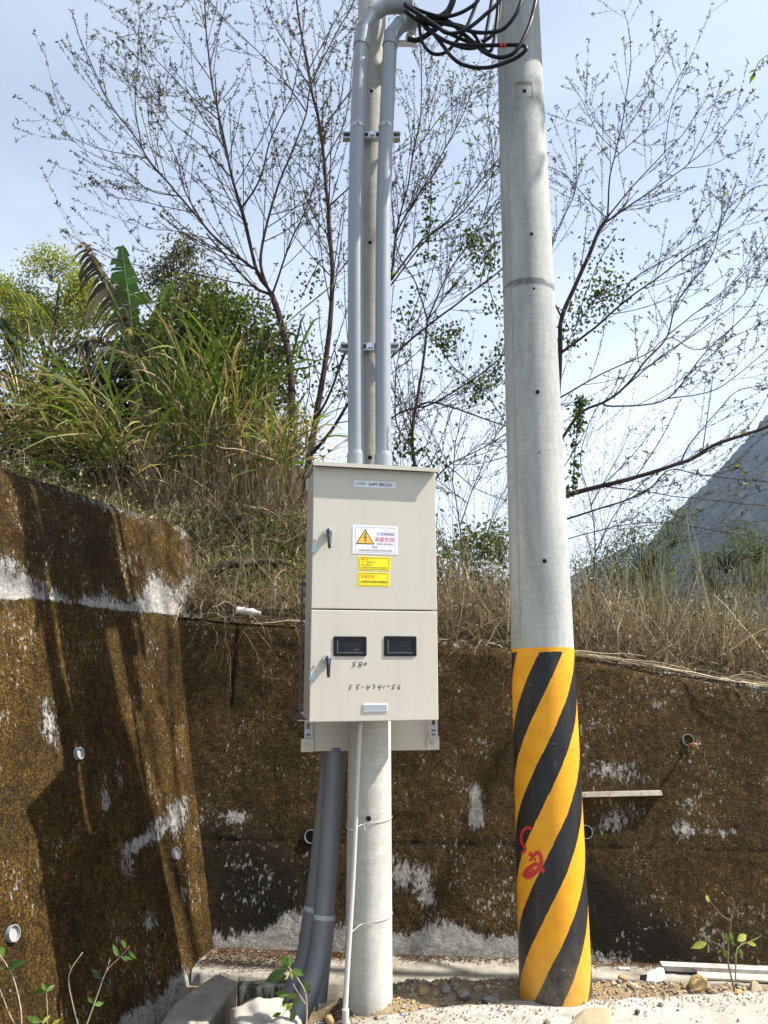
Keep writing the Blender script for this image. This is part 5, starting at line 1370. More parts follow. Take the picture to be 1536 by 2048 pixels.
make_tree('budding_tree', 'wide bare budding tree spreading right from behind the striped pole', [
    ([(1098, 1330), (1104, 1150), (1110, 1000), (1114, 850), (1119, 698), (1122, 639), (1150, 573), (1178, 511), (1196, 465), (1215, 434)], YE, 12, 5, .25),
    ([(1215, 434), (1220, 356), (1230, 310), (1246, 232), (1258, 155), (1261, 93), (1255, 46), (1247, 22)], [YE, YE - .3], 2.6, .6, .6), ([(1233, 310), (1292, 257), (1326, 211), (1373, 127)], [YE - .1, YE + .3], 1.6, .5, .55), ([(1252, 214), (1295, 164), (1323, 96)], [YE - .1, YE], 1.2, .5, .5),
    ([(1229, 313), (1193, 270), (1162, 201), (1134, 155)], [YE, YE + .3], 1.4, .5, .7), ([(1215, 434), (1261, 378), (1326, 307), (1370, 263), (1416, 192)], [YE, YE - .2], 2.4, .6, .6), ([(1326, 304), (1339, 223), (1372, 130)], [YE - .1, YE - .3], 1.4, .5, .55),
    ([(1205, 450), (1277, 400), (1339, 356), (1382, 325), (1432, 276), (1478, 214)], [YE, YE + .3], 3, .6, .6), ([(1382, 325), (1416, 248), (1444, 164)], [YE + .1, YE - .1], 1.4, .5, .55), ([(1382, 335), (1432, 327), (1503, 288)], [YE + .1, YE + .4], 1.2, .5, .5),
    ([(1215, 440), (1170, 395), (1130, 350), (1090, 330)], [YE, YE - .3], 1.8, .7, .7), ([(1119, 698), (1184, 655), (1246, 599), (1302, 559), (1357, 519), (1388, 500), (1435, 462), (1475, 356)], [YE, YE - .4], 4, .8, .6), ([(1246, 599), (1270, 552), (1400, 480), (1438, 459), (1500, 380), (1530, 370)], [YE - .2, YE], 2.2, .6, .6),
    ([(1112, 900), (1160, 830), (1209, 807), (1246, 779), (1292, 723), (1333, 677), (1357, 602), (1419, 520), (1438, 459), (1450, 370)], [YE, YE + .3], 4.6, .8, .6), ([(1209, 807), (1227, 813), (1333, 799), (1404, 714), (1500, 620), (1536, 560)], [YE, YE - .3], 2.8, .8, .6), ([(1333, 800), (1432, 779), (1534, 700), (1600, 640)], [YE - .1, YE - .4], 1.8, .7, .6),
    ([(1252, 788), (1326, 717), (1401, 664), (1475, 608), (1520, 540), (1560, 480)], [YE, YE + .2], 2.2, .7, .6), ([(1333, 677), (1400, 620), (1470, 560), (1536, 470)], [YE + .2, YE], 1.8, .6, .6), ([(1112, 800), (1209, 745), (1290, 710), (1340, 675), (1400, 700), (1536, 640)], [YE, YE + .3], 2.6, .7, .5),
    ([(1108, 1010), (1134, 993), (1190, 977), (1277, 955), (1370, 924), (1432, 890), (1494, 869), (1545, 850), (1640, 810)], [YE, YE - .5], 7.5, 3.5, .45), ([(1370, 924), (1382, 890), (1432, 828), (1475, 782), (1540, 770)], [YE - .3, YE], 2.2, .7, .6), ([(1190, 977), (1280, 985), (1400, 1000), (1536, 1012)], [YE, YE + .3], 2, .8, .6),
    ([(1112, 1050), (1200, 1020), (1290, 985), (1340, 940), (1400, 950), (1540, 965)], [YE, YE - .3], 3.2, .8, .6), ([(1110, 1090), (1250, 1052), (1330, 1048), (1450, 1065), (1540, 1080)], [YE, YE + .2], 1.8, .7, .5), ([(1122, 639), (1090, 560), (1105, 480), (1150, 380), (1150, 260)], [YE, YE + .4], 2.6, .7, .7)], 57, dens=.95, green=.02)
TANG = [(.11, .085, .07), (.08, .06, .05)]
make_tree('bare_shrub', 'fine net of bare grey twigs low between the two poles', [
    ([(930, 1200), (920, 1050), (900, 950), (860, 860), (800, 800)], [8.0, 7.8], 2.6, .8, 1.0), ([(920, 1050), (960, 940), (1000, 860), (1060, 800)], [8.0, 8.2], 2.2, .7, 1.0), ([(905, 960), (915, 860), (930, 780), (910, 700)], 8.0, 2, .7, 1.0),
    ([(870, 1190), (850, 1060), (800, 960), (770, 880)], [7.9, 7.7], 2.2, .7, 1.0), ([(980, 1200), (990, 1080), (1020, 980), (1080, 900)], [8.1, 8.3], 2.2, .7, 1.0), ([(900, 950), (960, 890), (1010, 900)], 8.0, 1.6, .6, 1.0), ([(930, 1000), (860, 950), (790, 930)], 7.9, 1.6, .6, 1.0)], 61, dens=1.5, green=.01, bark=(.10, .078, .066), bud_scale=.45, twig_len=1.05)
make_tree('bare_shrub', 'fine net of bare twigs low to the right of the striped pole', [
    ([(1180, 1220), (1190, 1100), (1180, 1000), (1160, 920), (1180, 840)], [8.0, 7.8], 2.4, .8, .9), ([(1190, 1100), (1240, 1010), (1300, 950), (1380, 900)], [8.0, 8.2], 2, .7, .9), ([(1185, 1020), (1230, 930), (1260, 860)], 8.0, 1.8, .6, .9), ([(1300, 1220), (1330, 1100), (1390, 1010), (1470, 960)], [7.6, 7.9], 2, .7, .9), ([(1330, 1100), (1420, 1060), (1530, 1040)], [7.7, 7.5], 1.8, .6, .9)], 62, dens=1.25, green=.02, bark=(.10, .078, .066), bud_scale=.5)
# roadside tree standing out of frame on the right; one branch tip enters the sky, its crown shades the head of the wing wall
def pix(x, y, z):
    d = np.array([x, y, z]) - EYE; dep = d[1] * math.cos(TH) + d[2] * math.sin(TH); return (768 + FPX * d[0] / dep, 1024 - FPX * (d[2] * math.cos(TH) - d[1] * math.sin(TH)) / dep)
def wl(pts): return [pix(*p) for p in pts], [p[1] for p in pts]
RT = []
for pts, r0, r1, td in [([(5.6, 3.6, -.2), (5.5, 3.7, 3.0), (5.1, 3.8, 5.5), (4.6, 3.9, 7.2)], 45, 22, .05), ([(4.6, 3.9, 7.2), (4.0, 3.7, 7.9), (3.5, 3.3, 8.2), (3.1, 2.9, 8.1)], 14, 3, 1.5), ([(4.6, 3.9, 7.2), (4.1, 4.2, 7.9), (3.6, 4.5, 8.3), (3.2, 4.8, 8.4)], 14, 3, 1.6), ([(4.6, 3.9, 7.2), (4.0, 3.9, 8.2), (3.4, 3.85, 8.7)], 12, 3, 1.6),
        ([(4.2, 4.1, 7.8), (3.6, 4.05, 7.7), (3.2, 4.1, 7.4)], 8, 2, 1.4), ([(5.1, 3.8, 5.6), (4.5, 4.6, 6.2), (3.9, 5.4, 6.3), (3.55, 5.9, 6.25), (at(1536, 112, 6.0)[0], 6.0, at(1536, 112, 6.0)[2]), (at(1509, 143, 6.0)[0], 6.0, at(1509, 143, 6.0)[2])], 12, 1.4, .03)]:
    px_, ys_ = wl(pts); RT.append((px_, ys_ if len(ys_) > 2 else ys_, r0, r1, td))
make_tree('roadside_tree', 'roadside tree with only a dark branch tip in the upper right sky', RT, 77, dens=.22, green=.25, bud_scale=1.1)
# ---- ivy hanging in the bare trees
def ivy(label, strands, Y, n, seed, size=.045, spread=.10, cols=((.040, .075, .016), (.065, .11, .02), (.03, .05, .014), (.13, .17, .03))):
    rs = np.random.default_rng(seed); C = []; SV = []
    p_first = at(*strands[0][0], Y)
    for st in strands:
        p = spline(px_path(st, Y), 40); V = Geo(); V.tube(p - p_first, .005, 5, col=(.06, .05, .035)); SV.append(V)
        i = rs.integers(0, 40, n); c = p[i] + rs.normal(size=(n, 3)) * np.array([spread, spread, spread * .8]); C.append(c)
    C = np.concatenate(C) - p_first; m = len(C); d = rand_dirs(m, rs) - UP * .7
    root = props(empty('ivy', tuple(p_first)), label, 'climbing plant', 'ivy in the bare trees')
    for V in SV: V.obj('stem', M['twig'], root, colour=True)
    g = Geo(); g.leaves(C, d, rand_dirs(m, rs) + np.array([0, -.8, .3]), rs.uniform(.6, 1.2, m) * size, rs.uniform(.5, 1.0, m) * size, palette(cols, m, .25, rs)); props(g.obj('leaves', M['leaf'], root, smooth=False, colour=True), kind='stuff')
ivy('ivy strand climbing the right of the bare tree beside the striped pole', [[(1150, 660), (1170, 590), (1200, 520), (1230, 470)], [(1130, 700), (1160, 640), (1220, 560)], [(1190, 600), (1230, 575)]], 6.85, 210, 5, .040, .10)
ivy('ivy curtain hanging beside the left edge of the striped pole', [[(985, 430), (990, 520), (975, 560), (1000, 640)], [(960, 470), (975, 540)], [(940, 455), (950, 500)]], 6.6, 130, 6, .042, .08)
ivy('slim ivy strand hanging high between the poles', [[(862, 360), (860, 440), (855, 520)]], 7.2, 170, 7, .045, .05)
ivy('ivy wrapped along the sloping limb between the poles', [[(1015, 850), (980, 800), (943, 763), (904, 731), (872, 684), (830, 640)], [(1010, 690), (985, 760), (950, 790)], [(890, 690), (900, 660)]], 6.7, 190, 8, .040, .075)
ivy('thin ivy strand hanging low right of the striped pole', [[(1155, 850), (1150, 900), (1145, 985)], [(1160, 790), (1155, 850)]], 6.7, 130, 9, .045, .035)
ivy('ivy tuft beside the lower conduit bracket', [[(800, 620), (815, 650), (850, 560)], [(800, 880), (820, 900)], [(850, 900), (880, 960)]], 7.0, 90, 10, .045, .08)
ivy('ivy leaves scattered in the bare tree left of the conduits', [[(600, 640), (620, 760), (600, 860)], [(670, 700), (690, 800)], [(640, 520), (600, 600)]], 6.5, 70, 12, .042, .08)

# ---- leaf masses
DENS = 6.0
def leaf_cloud(name, label, cat, blobs, per_m2, size, cols, seed, trunk=None, group=None, shape=.55, gap=.45, mat='leaf', wire=(.05, .04, .03)):
    """blobs: (px, py, Y, rx px, ry px); leaves sit in clumps on and inside each blob"""
    rs = np.random.default_rng(seed); C = []; N_ = []
    base = at(blobs[0][0], blobs[0][1] + blobs[0][4], blobs[0][2])
    if trunk is not None: base = px_path(trunk[0][0][:1], trunk[0][1])[0]
    V = Geo()
    for px, py, Y, rx, ry in blobs:
        c = at(px, py, Y); a = metres(rx, c); b = metres(ry, c); rad = np.array([a, (a + b) * .42, b])
        nc = max(12, int(a * b * per_m2 * DENS / 40))
        dirs = rand_dirs(nc, rs); rr2 = rs.random(nc) ** .35
        cc = c + dirs * rr2[:, None] * rad
        keep = vnoise(cc[:, 0] / (size * 6), cc[:, 1] / (size * 6), cc[:, 2] / (size * 6)) > gap * .75; cc = cc[keep]; dirs = dirs[keep]
        for q in cc[:: max(1, len(cc) // 16)]:
            V.tube(spline([c - [0, 0, b * .8], (c + q) / 2 + rs.normal(size=3) * .05, q], 6) - base, [.007, .005, .002], 4, False, col=wire)
        k = 40; o = rs.normal(size=(len(cc), k, 3)) * size * 1.9; o[..., 2] *= .7
        C.append((cc[:, None] + o).reshape(-1, 3)); N_.append(np.repeat(dirs, k, 0))
    C = np.concatenate(C) - base; N_ = np.concatenate(N_); m = len(C)
    d = N_ * .6 + rand_dirs(m, rs) + np.array([0, 0, -.25])
    nn = N_ * .5 + rand_dirs(m, rs) * .7 + UP * .6
    root = props(empty(name, tuple(base)), label, cat, group)
    if trunk is not None:
        for pts, Y, r0, r1 in trunk:
            p = px_path(pts, Y); V.tube(p - base, np.array([r0, r1]) * depth_of(p[0]) / FPX, 7, n=20, col=wire)
    so = V.obj('stems' if trunk is None else 'trunk', M['bark'], root, colour=True)
    if trunk is None: props(so, kind='stuff')
    g = Geo(); g.leaves(C, d, nn, rs.uniform(.6, 1.25, m) * size, rs.uniform(.6, 1.25, m) * size * shape, palette(cols, m, .28, rs)); props(g.obj('crown', M[mat], root, smooth=False, colour=True), kind='stuff')
    return root
G_MID = [(.075, .115, .022), (.11, .15, .03), (.055, .085, .018), (.15, .17, .04)]
G_VINE = [(.10, .15, .025), (.15, .19, .035), (.065, .10, .02), (.21, .22, .05), (.045, .07, .016)]
G_DARK = [(.030, .050, .014), (.045, .065, .018), (.022, .036, .012)]  # thicket greens darkened, its shade put into the leaf colour
G_YEL = [(.30, .33, .045), (.36, .36, .05), (.22, .27, .04), (.26, .30, .06)]
G_OLD = [(.085, .095, .035), (.13, .12, .05), (.06, .075, .025), (.17, .15, .07)]
leaf_cloud('vine_thicket', 'rounded mass of vines and shrubs behind the tall grass', 'thicket', [(455, 690, 7.5, 100, 100), (390, 630, 7.7, 70, 55), (520, 760, 7.4, 62, 110), (330, 740, 7.8, 100, 100), (430, 830, 7.6, 140, 120), (545, 880, 7.4, 62, 110)], 3000, .065, G_VINE, 71)
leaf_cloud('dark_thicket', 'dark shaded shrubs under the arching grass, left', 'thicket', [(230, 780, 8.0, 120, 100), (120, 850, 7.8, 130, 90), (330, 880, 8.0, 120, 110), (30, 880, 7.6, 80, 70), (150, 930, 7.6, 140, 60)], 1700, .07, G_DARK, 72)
leaf_cloud('olive_shrub', 'olive green shrub at the left edge above the wing wall', 'shrub', [(30, 720, 9.5, 80, 80), (110, 700, 9.8, 70, 60), (60, 800, 9.0, 90, 60)], 900, .07, G_OLD, 73)
leaf_cloud('yellow_green_tree', 'yellow green leafy tree far behind on the left', 'tree', [(105, 535, 16, 50, 38), (60, 590, 16, 48, 42), (135, 585, 16, 55, 38), (30, 640, 16, 40, 45), (165, 560, 16, 30, 30), (100, 630, 16.5, 60, 35), (-20, 590, 16, 40, 50), (180, 620, 16, 40, 40)], 1500, .085, G_YEL, 74, trunk=[([(95, 900), (90, 720), (70, 620)], 16, 8, 3), ([(90, 740), (110, 640), (120, 560)], 16, 4, 2), ([(90, 700), (50, 640), (20, 600)], 16, 3, 1.5), ([(95, 760), (160, 660), (180, 590)], 16, 3, 1.5)], gap=.42)
leaf_cloud('wispy_tree', 'wispy pale green treetop behind the banana leaf', 'tree', [(345, 520, 12, 26, 32), (375, 500, 12, 10, 22), (310, 550, 12, 36, 24), (390, 560, 12, 40, 24), (330, 580, 12, 60, 30)], 240, .07, G_OLD, 75, trunk=[([(350, 800), (345, 600), (340, 520)], 12, 3, 1), ([(350, 640), (375, 560), (376, 485)], 12, 2, .8)])
leaf_cloud('feathery_shrub', 'feathery green shrub in the dry weeds right of the striped pole', 'shrub', [(1290, 1110, 9.0, 75, 75), (1340, 1060, 9.2, 40, 48), (1240, 1150, 9.0, 50, 60), (1280, 1190, 8.8, 80, 60), (1320, 1270, 8.6, 110, 80)], 1900, .055, [(.085, .13, .035), (.12, .17, .05), (.06, .09, .025)], 76, shape=.3)
leaf_cloud('feathery_shrub', 'paler feathery shrubs further right among the dry weeds', 'shrub', [(1430, 1150, 10, 60, 50), (1500, 1160, 10.5, 60, 40), (1180, 1150, 10, 40, 55), (1560, 1150, 10.5, 50, 50), (1450, 1110, 9.8, 70, 45), (1510, 1090, 9.9, 60, 45), (1460, 1240, 9.6, 130, 80), (1190, 1260, 9.6, 90, 80)], 1300, .055, [(.11, .14, .05), (.14, .15, .06), (.075, .10, .03)], 77, shape=.3)
leaf_cloud('valley_tree', 'green bushes far behind between the poles', 'shrub', [(930, 1110, 12, 70, 50), (1000, 1090, 12, 50, 50), (880, 1060, 12, 40, 40), (780, 1080, 12, 60, 60), (940, 1190, 11.5, 120, 80), (820, 1180, 11.5, 100, 80)], 700, .09, G_MID, 78)

# ---- tall cane grass
def cane_grass(label, base_px, Y, n, spread_px, hgt, lean, seed, green=.6, leaf_l=(.45, .95), fan=.45):
    rs = np.random.default_rng(seed); c = at(*base_px, Y); sp = metres(spread_px, c)
    root = props(empty('cane_grass', tuple(c)), label, 'grass clump', 'clumps of tall cane grass on the slope')
    st = Geo(); lf = Geo(); K = 8
    p0 = np.stack([rs.normal(0, sp * .5, n), rs.normal(0, sp * .4, n), rs.uniform(-.12, .03, n)], 1)
    d = np.stack([lean[0] + rs.normal(0, fan, n) + p0[:, 0] * .35, lean[1] + rs.normal(0, fan * .6, n), np.ones(n)], 1)
    L_ = rs.uniform(.45, 1.0, n) * hgt
    scol = palette([(.13, .15, .05), (.25, .20, .10), (.33, .26, .14), (.17, .12, .07)], n, .25, rs)
    P = blades(st, p0, d, L_, rs.uniform(.008, .015, n), rs.uniform(.05, .35, n), scol, K, False, 0, rs)
    st.obj('stalks', M['leaf_dry'], root, smooth=False, colour=True)
    nl = 7; idx = np.repeat(np.arange(n), nl); u = rs.uniform(.30, 1.0, n * nl); ii = np.minimum(K - 2, (u * (K - 1)).astype(int)); f = (u * (K - 1) - ii)[:, None]
    q = P[idx, ii] * (1 - f) + P[idx, ii + 1] * f; t = P[idx, ii + 1] - P[idx, ii]; t /= np.linalg.norm(t, axis=1, keepdims=True)
    m = n * nl; dd = t * .95 + rand_dirs(m, rs) * .55
    gcol = palette([(.085, .135, .022), (.12, .175, .03), (.06, .10, .02), (.18, .21, .05)], m, .25, rs); dry = rs.random(m) > (green * (.10 + .85 * u)); gcol[dry] = palette([(.42, .33, .18), (.30, .21, .11), (.22, .14, .07), (.50, .42, .27)], int(dry.sum()), .25, rs)
    blades(lf, q, dd, rs.uniform(*leaf_l, m), rs.uniform(.016, .032, m) * np.where(dry, .55, 1.0), rs.uniform(.12, .75, m), gcol, 8, True, .008, rs)
    props(lf.obj('blades', M['leaf'], root, smooth=False, colour=True), kind='stuff')
    return root
cane_grass('large upright cane grass clump in the middle of the slope', (415, 995), 6.3, 50, 42, 2.0, (-.05, -.1), 81, .85, (.4, .85), .20)
cane_grass('green cane grass tops rising beside the banana leaf', (345, 960), 6.7, 22, 36, 2.3, (-.02, 0), 82, 1.0, (.5, .9), .12)
cane_grass('cane grass arching far out to the left over the wing wall', (310, 980), 6.0, 26, 40, 1.7, (-.85, -.1), 83, .8, (.5, .95), .30)
cane_grass('dry cane grass leaning right towards the budding trees', (480, 1000), 6.2, 28, 36, 1.25, (.22, -.1), 84, .22, (.25, .55), .24)
cane_grass('low cane grass tuft with broad pale green blades', (235, 990), 5.9, 18, 30, .85, (-.25, -.2), 85, .9, (.4, .7))
cane_grass('sparse cane grass at the left edge above the wing wall', (60, 960), 6.2, 34, 70, 1.3, (.05, -.1), 86, .35, (.35, .7))
cane_grass('small cane grass tuft by the trunks beside the cabinet', (560, 980), 6.0, 16, 40, .9, (.1, -.2), 87, .5, (.3, .6))

# ---- banana plant
def banana():
    rs = np.random.default_rng(5); Y = 7.5; base = at(285, 1000, Y)
    root = props(empty('banana_plant', tuple(base)), 'banana plant with one torn green leaf and withered brown leaves', 'banana plant')
    g = Geo(); g.tube(px_path([(285, 1000), (282, 850), (270, 720), (258, 660)], Y) - base, [.10, .085, .06, .03], 12, n=16, col=(.20, .15, .08)); g.obj('stem', M['bark'], root, colour=True)
    def leaf(name, rib, width, cols, droop, torn, n=34, Yo=0.0, wvar=.25):
        p = spline(px_path(rib, Y + Yo), n) - base; w0 = metres(width, p[0] + base); gg = Geo()
        gg.tube(p, np.linspace(.018, .004, n), 6, False, col=np.array(cols[0]) * 1.3)
        T = np.gradient(p, axis=0); T /= np.linalg.norm(T, axis=1, keepdims=True)
        for sgn in (-1, 1):
            S = np.cross(T, [0, 1.0, .15]) * sgn; S /= np.linalg.norm(S, axis=1, keepdims=True)
            u = np.linspace(0, 1, n); W = w0 * np.sqrt(np.clip(np.sin(np.clip(u * 2.75 + .28, 0, math.pi)), 0, 1))
            k = 0
            while k < n - 1:
                m = 1 + int(rs.random() < (.15 if torn > .5 else .75)) * int(rs.integers(1, 4)); e = min(n - 1, k + m)
                wv = 1 + wvar * rs.normal(); dz = droop * rs.uniform(.6, 1.3); tw = rs.normal() * .05 * torn; fw = rs.normal(0, .3) * torn
                V = []
                for j in (k, e):
                    row = []
                    for v_ in np.linspace(0, 1, 5):
                        off_ = S[j] * W[j] * v_ * wv * (1 - .12 * v_ * (j == e)) + T[j] * W[j] * .35 * v_ - UP * dz * W[j] * v_ ** 2 + np.array([0, (tw + fw * .1) * v_, 0])
                        row.append(p[j] + off_)
                    V.append(row)
                V = np.array(V); gg.grid(V); gg.c[-1] = np.repeat(palette(cols, 1, .22, rs), 10, 0); k = e
        gg.obj(name, M['leaf'], root, smooth=False, colour=True)
    leaf('green_leaf', [(268, 700), (262, 630), (252, 560), (243, 492)], 30, [(.07, .15, .025), (.09, .18, .03)], .25, .2)
    leaf('green_leaf', [(268, 720), (300, 660), (330, 600), (345, 560)], 18, [(.10, .17, .03), (.13, .19, .04)], .5, .4, Yo=.2)
    D_ = [(.07, .045, .03), (.11, .075, .05), (.045, .03, .022), (.20, .15, .10)]
    leaf('withered_leaf', [(262, 700), (235, 620), (205, 560), (180, 515), (168, 484)], 38, D_, 1.3, 1.0, 46)
    leaf('withered_leaf', [(255, 720), (215, 690), (180, 680), (150, 700)], 36, D_ + [(.30, .25, .17)], 1.2, 1.0, 40, -.2)
    leaf('withered_leaf', [(275, 700), (320, 650), (355, 610), (392, 566)], 22, [(.34, .27, .12), (.24, .16, .08), (.12, .08, .05)], .9, 1.0, 36)
    leaf('withered_leaf', [(280, 860), (290, 900), (285, 950), (270, 1000)], 26, [(.40, .31, .19), (.28, .20, .12)], .3, 1.0, 24, -.5)
    leaf('withered_leaf', [(300, 820), (310, 880), (305, 960)], 20, [(.38, .29, .17), (.24, .17, .10)], .3, 1.0, 20, -.5)
banana()

# ---- palm fronds at the left edge
def palm():
    rs = np.random.default_rng(9); Y = 8.6; base = at(-140, 960, Y); root = props(empty('palm', tuple(base)), 'palm whose frond tips enter at the left edge', 'palm')
    g = Geo(); g.tube(px_path([(-140, 960), (-130, 760), (-120, 640)], Y) - base, [.09, .08, .07], 10, n=12, col=(.14, .11, .08)); g.obj('trunk', M['bark'], root, colour=True)
    for rib, cols in (([(-120, 640), (-60, 580), (-10, 568), (48, 592)], [(.16, .20, .03), (.25, .24, .04), (.10, .15, .03)]), ([(-120, 650), (-60, 620), (-10, 635), (34, 690)], [(.05, .08, .02), (.03, .05, .015)]), ([(-120, 640), (-150, 560), (-220, 540)], [(.10, .15, .03)])):
        p = spline(px_path(rib, Y), 40) - base; gg = Geo(); gg.tube(p, np.linspace(.018, .004, 40), 5, False, col=(.2, .2, .06)); T = np.gradient(p, axis=0); T /= np.linalg.norm(T, axis=1, keepdims=True)
        i = np.repeat(np.arange(3, 40), 4); n = len(i); S = np.cross(T[i], UP); S *= np.where(np.arange(n) % 2, 1, -1)[:, None]
        blades(gg, p[i], T[i] * .7 + S * .45 + UP * rs.normal(.05, .2, (n, 1)), rs.uniform(.28, .42, n), rs.uniform(.016, .024, n), rs.uniform(.3, .7, n), palette(cols, n, .25, rs), 6, True, 0, rs); gg.obj('frond', M['leaf'], root, smooth=False, colour=True)
palm()

# ---- dry weeds on the wall tops (past counting)
def ground_pts(n, px0, px1, Y0, Y1, rs):
    Yv = rs.uniform(Y0, Y1, n); X = np.array([(rs.uniform(px0, px1) - 768) / FPX for _ in range(n)]) * Yv * 1.0
    Yv = np.maximum(Yv, 5.06 + B_SL * (X + .93) + .10 * rs.random(n)); return np.stack([X, Yv, hill_h(X, Yv)], 1)
STRAW = [(.36, .29, .19), (.27, .205, .135), (.47, .39, .28), (.18, .13, .09)]
BROWN = [(.12, .085, .062), (.17, .12, .085), (.085, .060, .045), (.24, .185, .135)]
def weeds(name, label, specs, seed):
    rs = np.random.default_rng(seed); g = Geo()
    for n, px0, px1, Y0, Y1, h0, h1, w0, w1, dr, tilt, cols in specs:
        p = ground_pts(n, px0, px1, Y0, Y1, rs); d = np.stack([rs.normal(0, tilt, n), rs.normal(-.05, tilt, n), np.ones(n)], 1)
        blades(g, p, d, rs.uniform(h0, h1, n) ** 1.0, rs.uniform(w0, w1, n), rs.uniform(0, dr, n), palette(cols, n, .3, rs), 6, False, .022, rs)
    return props(g.obj(name, M['leaf_dry'], smooth=False, colour=True), label, 'weeds', kind='stuff')
weeds('dry_weeds', 'thicket of dry brown weed stems on the wall top, right', [
    (5200, 860, 1640, 4.95, 6.8, .20, .60, .003, .008, .6, .50, BROWN), (3600, 860, 1640, 4.95, 7.4, .30, .85, .003, .007, .45, .38, BROWN + BROWN + STRAW), (300, 860, 1640, 5.0, 8.0, .6, 1.35, .004, .007, .25, .16, STRAW), (900, 860, 1640, 4.9, 5.6, .15, .5, .004, .008, .9, 1.1, STRAW), (4200, 860, 1640, 5.0, 7.2, .25, .7, .003, .007, .7, .95, BROWN + BROWN + [(.06, .042, .032)]), (260, 860, 1640, 4.95, 6.2, .5, 1.1, .005, .009, .5, .55, [(.52, .44, .31), (.42, .34, .22)]), (500, 860, 1640, 7, 10, .5, 1.0, .006, .01, .3, .2, STRAW + [(.14, .17, .05)])], 91)
weeds('dry_weeds', 'dry straw and stems tumbling down the slope above the left wall', [
    (1500, 690, 900, 4.9, 7.2, .12, .5, .003, .008, .9, .8, STRAW + BROWN), (420, 360, 590, 6.05, 6.7, .5, 1.15, .004, .009, .25, .16, STRAW + [(.42, .33, .20)]), (2600, 180, 690, 5.2, 7.0, .10, .45, .003, .008, .9, .8, STRAW + BROWN), (500, 150, 690, 5.6, 7.2, .35, .9, .003, .006, .5, .4, STRAW + BROWN), (2600, 300, 690, 4.9, 6.0, .12, .42, .003, .008, .9, .9, STRAW + STRAW + [(.55, .46, .33)] + BROWN), (700, 340, 690, 4.9, 5.4, .2, .6, .003, .005, .6, .6, STRAW), (900, 300, 700, 5.6, 6.8, .1, .4, .004, .009, .9, .8, STRAW + BROWN), (500, 200, 640, 5.6, 7, .1, .35, .006, .014, .7, .5, STRAW + BROWN + [(.17, .22, .05)])], 92)
def bank_weeds():
    rs = np.random.default_rng(93); g = Geo(); n = 2300
    s = rs.uniform(-1.05, 3.0, n); b = np.array([wing_pt(x, W_TOP) for x in s]); t = rs.uniform(.06, 1.6, n) ** 1.2
    p = np.stack([b[:, 0] - t, b[:, 1], W_TOP - .03 + .30 * np.clip(t - .2, 0, 9)], 1); d = np.stack([rs.normal(.1, .5, n), rs.normal(0, .5, n), np.ones(n)], 1)
    blades(g, p, d, rs.uniform(.06, .38, n), rs.uniform(.003, .007, n), rs.uniform(0, .8, n), palette(STRAW + BROWN + [(.10, .13, .04)], n, .3, rs), 6, False, .02, rs)
    m = 4200; s = rs.uniform(-1.05, 3.0, m); b = np.array([wing_pt(x, W_TOP) for x in s]); t = rs.uniform(.06, 1.8, m); q = np.stack([b[:, 0] - t, b[:, 1], W_TOP + .0 + .30 * np.clip(t - .2, 0, 9) + np.abs(rs.normal(0, .07, m))], 1)
    g.leaves(q, rand_dirs(m, rs) + UP * .3, rand_dirs(m, rs) + UP, rs.uniform(.02, .05, m), rs.uniform(.012, .028, m), palette(G_OLD + STRAW[:2] + G_MID[:2], m, .3, rs))
    return props(g.obj('bank_weeds', M['leaf_dry'], smooth=False, colour=True), 'low weeds and straw along the top of the wing wall', 'weeds', kind='stuff')
bank_weeds()
def litter_leaves():
    rs = np.random.default_rng(94); g = Geo(); n = 9000
    p = np.concatenate([ground_pts(9000, 860, 1640, 4.9, 7.2, rs), ground_pts(4000, 330, 900, 4.9, 6.6, rs)]); n = 13000; p[:, 2] += np.abs(rs.normal(0, 1, n)) * np.where(np.arange(n) < 9000, .26, .10)
    g.leaves(p, rand_dirs(n, rs), rand_dirs(n, rs) + UP, rs.uniform(.015, .05, n), rs.uniform(.008, .025, n), palette(BROWN + STRAW[:2] + [(.09, .10, .03)], n, .3, rs))
    m = 1100; q = ground_pts(m, 330, 620, 5.2, 5.9, rs); q[:, 2] += np.abs(rs.normal(0, .05, m)); g.leaves(q, rand_dirs(m, rs) + UP * .6, rand_dirs(m, rs) + UP, rs.uniform(.03, .07, m), rs.uniform(.015, .035, m), palette([(.12, .20, .03), (.17, .25, .05), (.08, .14, .025)], m, .25, rs))
    return props(g.obj('leaf_litter', M['leaf_dry'], smooth=False, colour=True), 'dead leaves and low green weeds under the dry stems', 'leaf litter', kind='stuff')
litter_leaves()
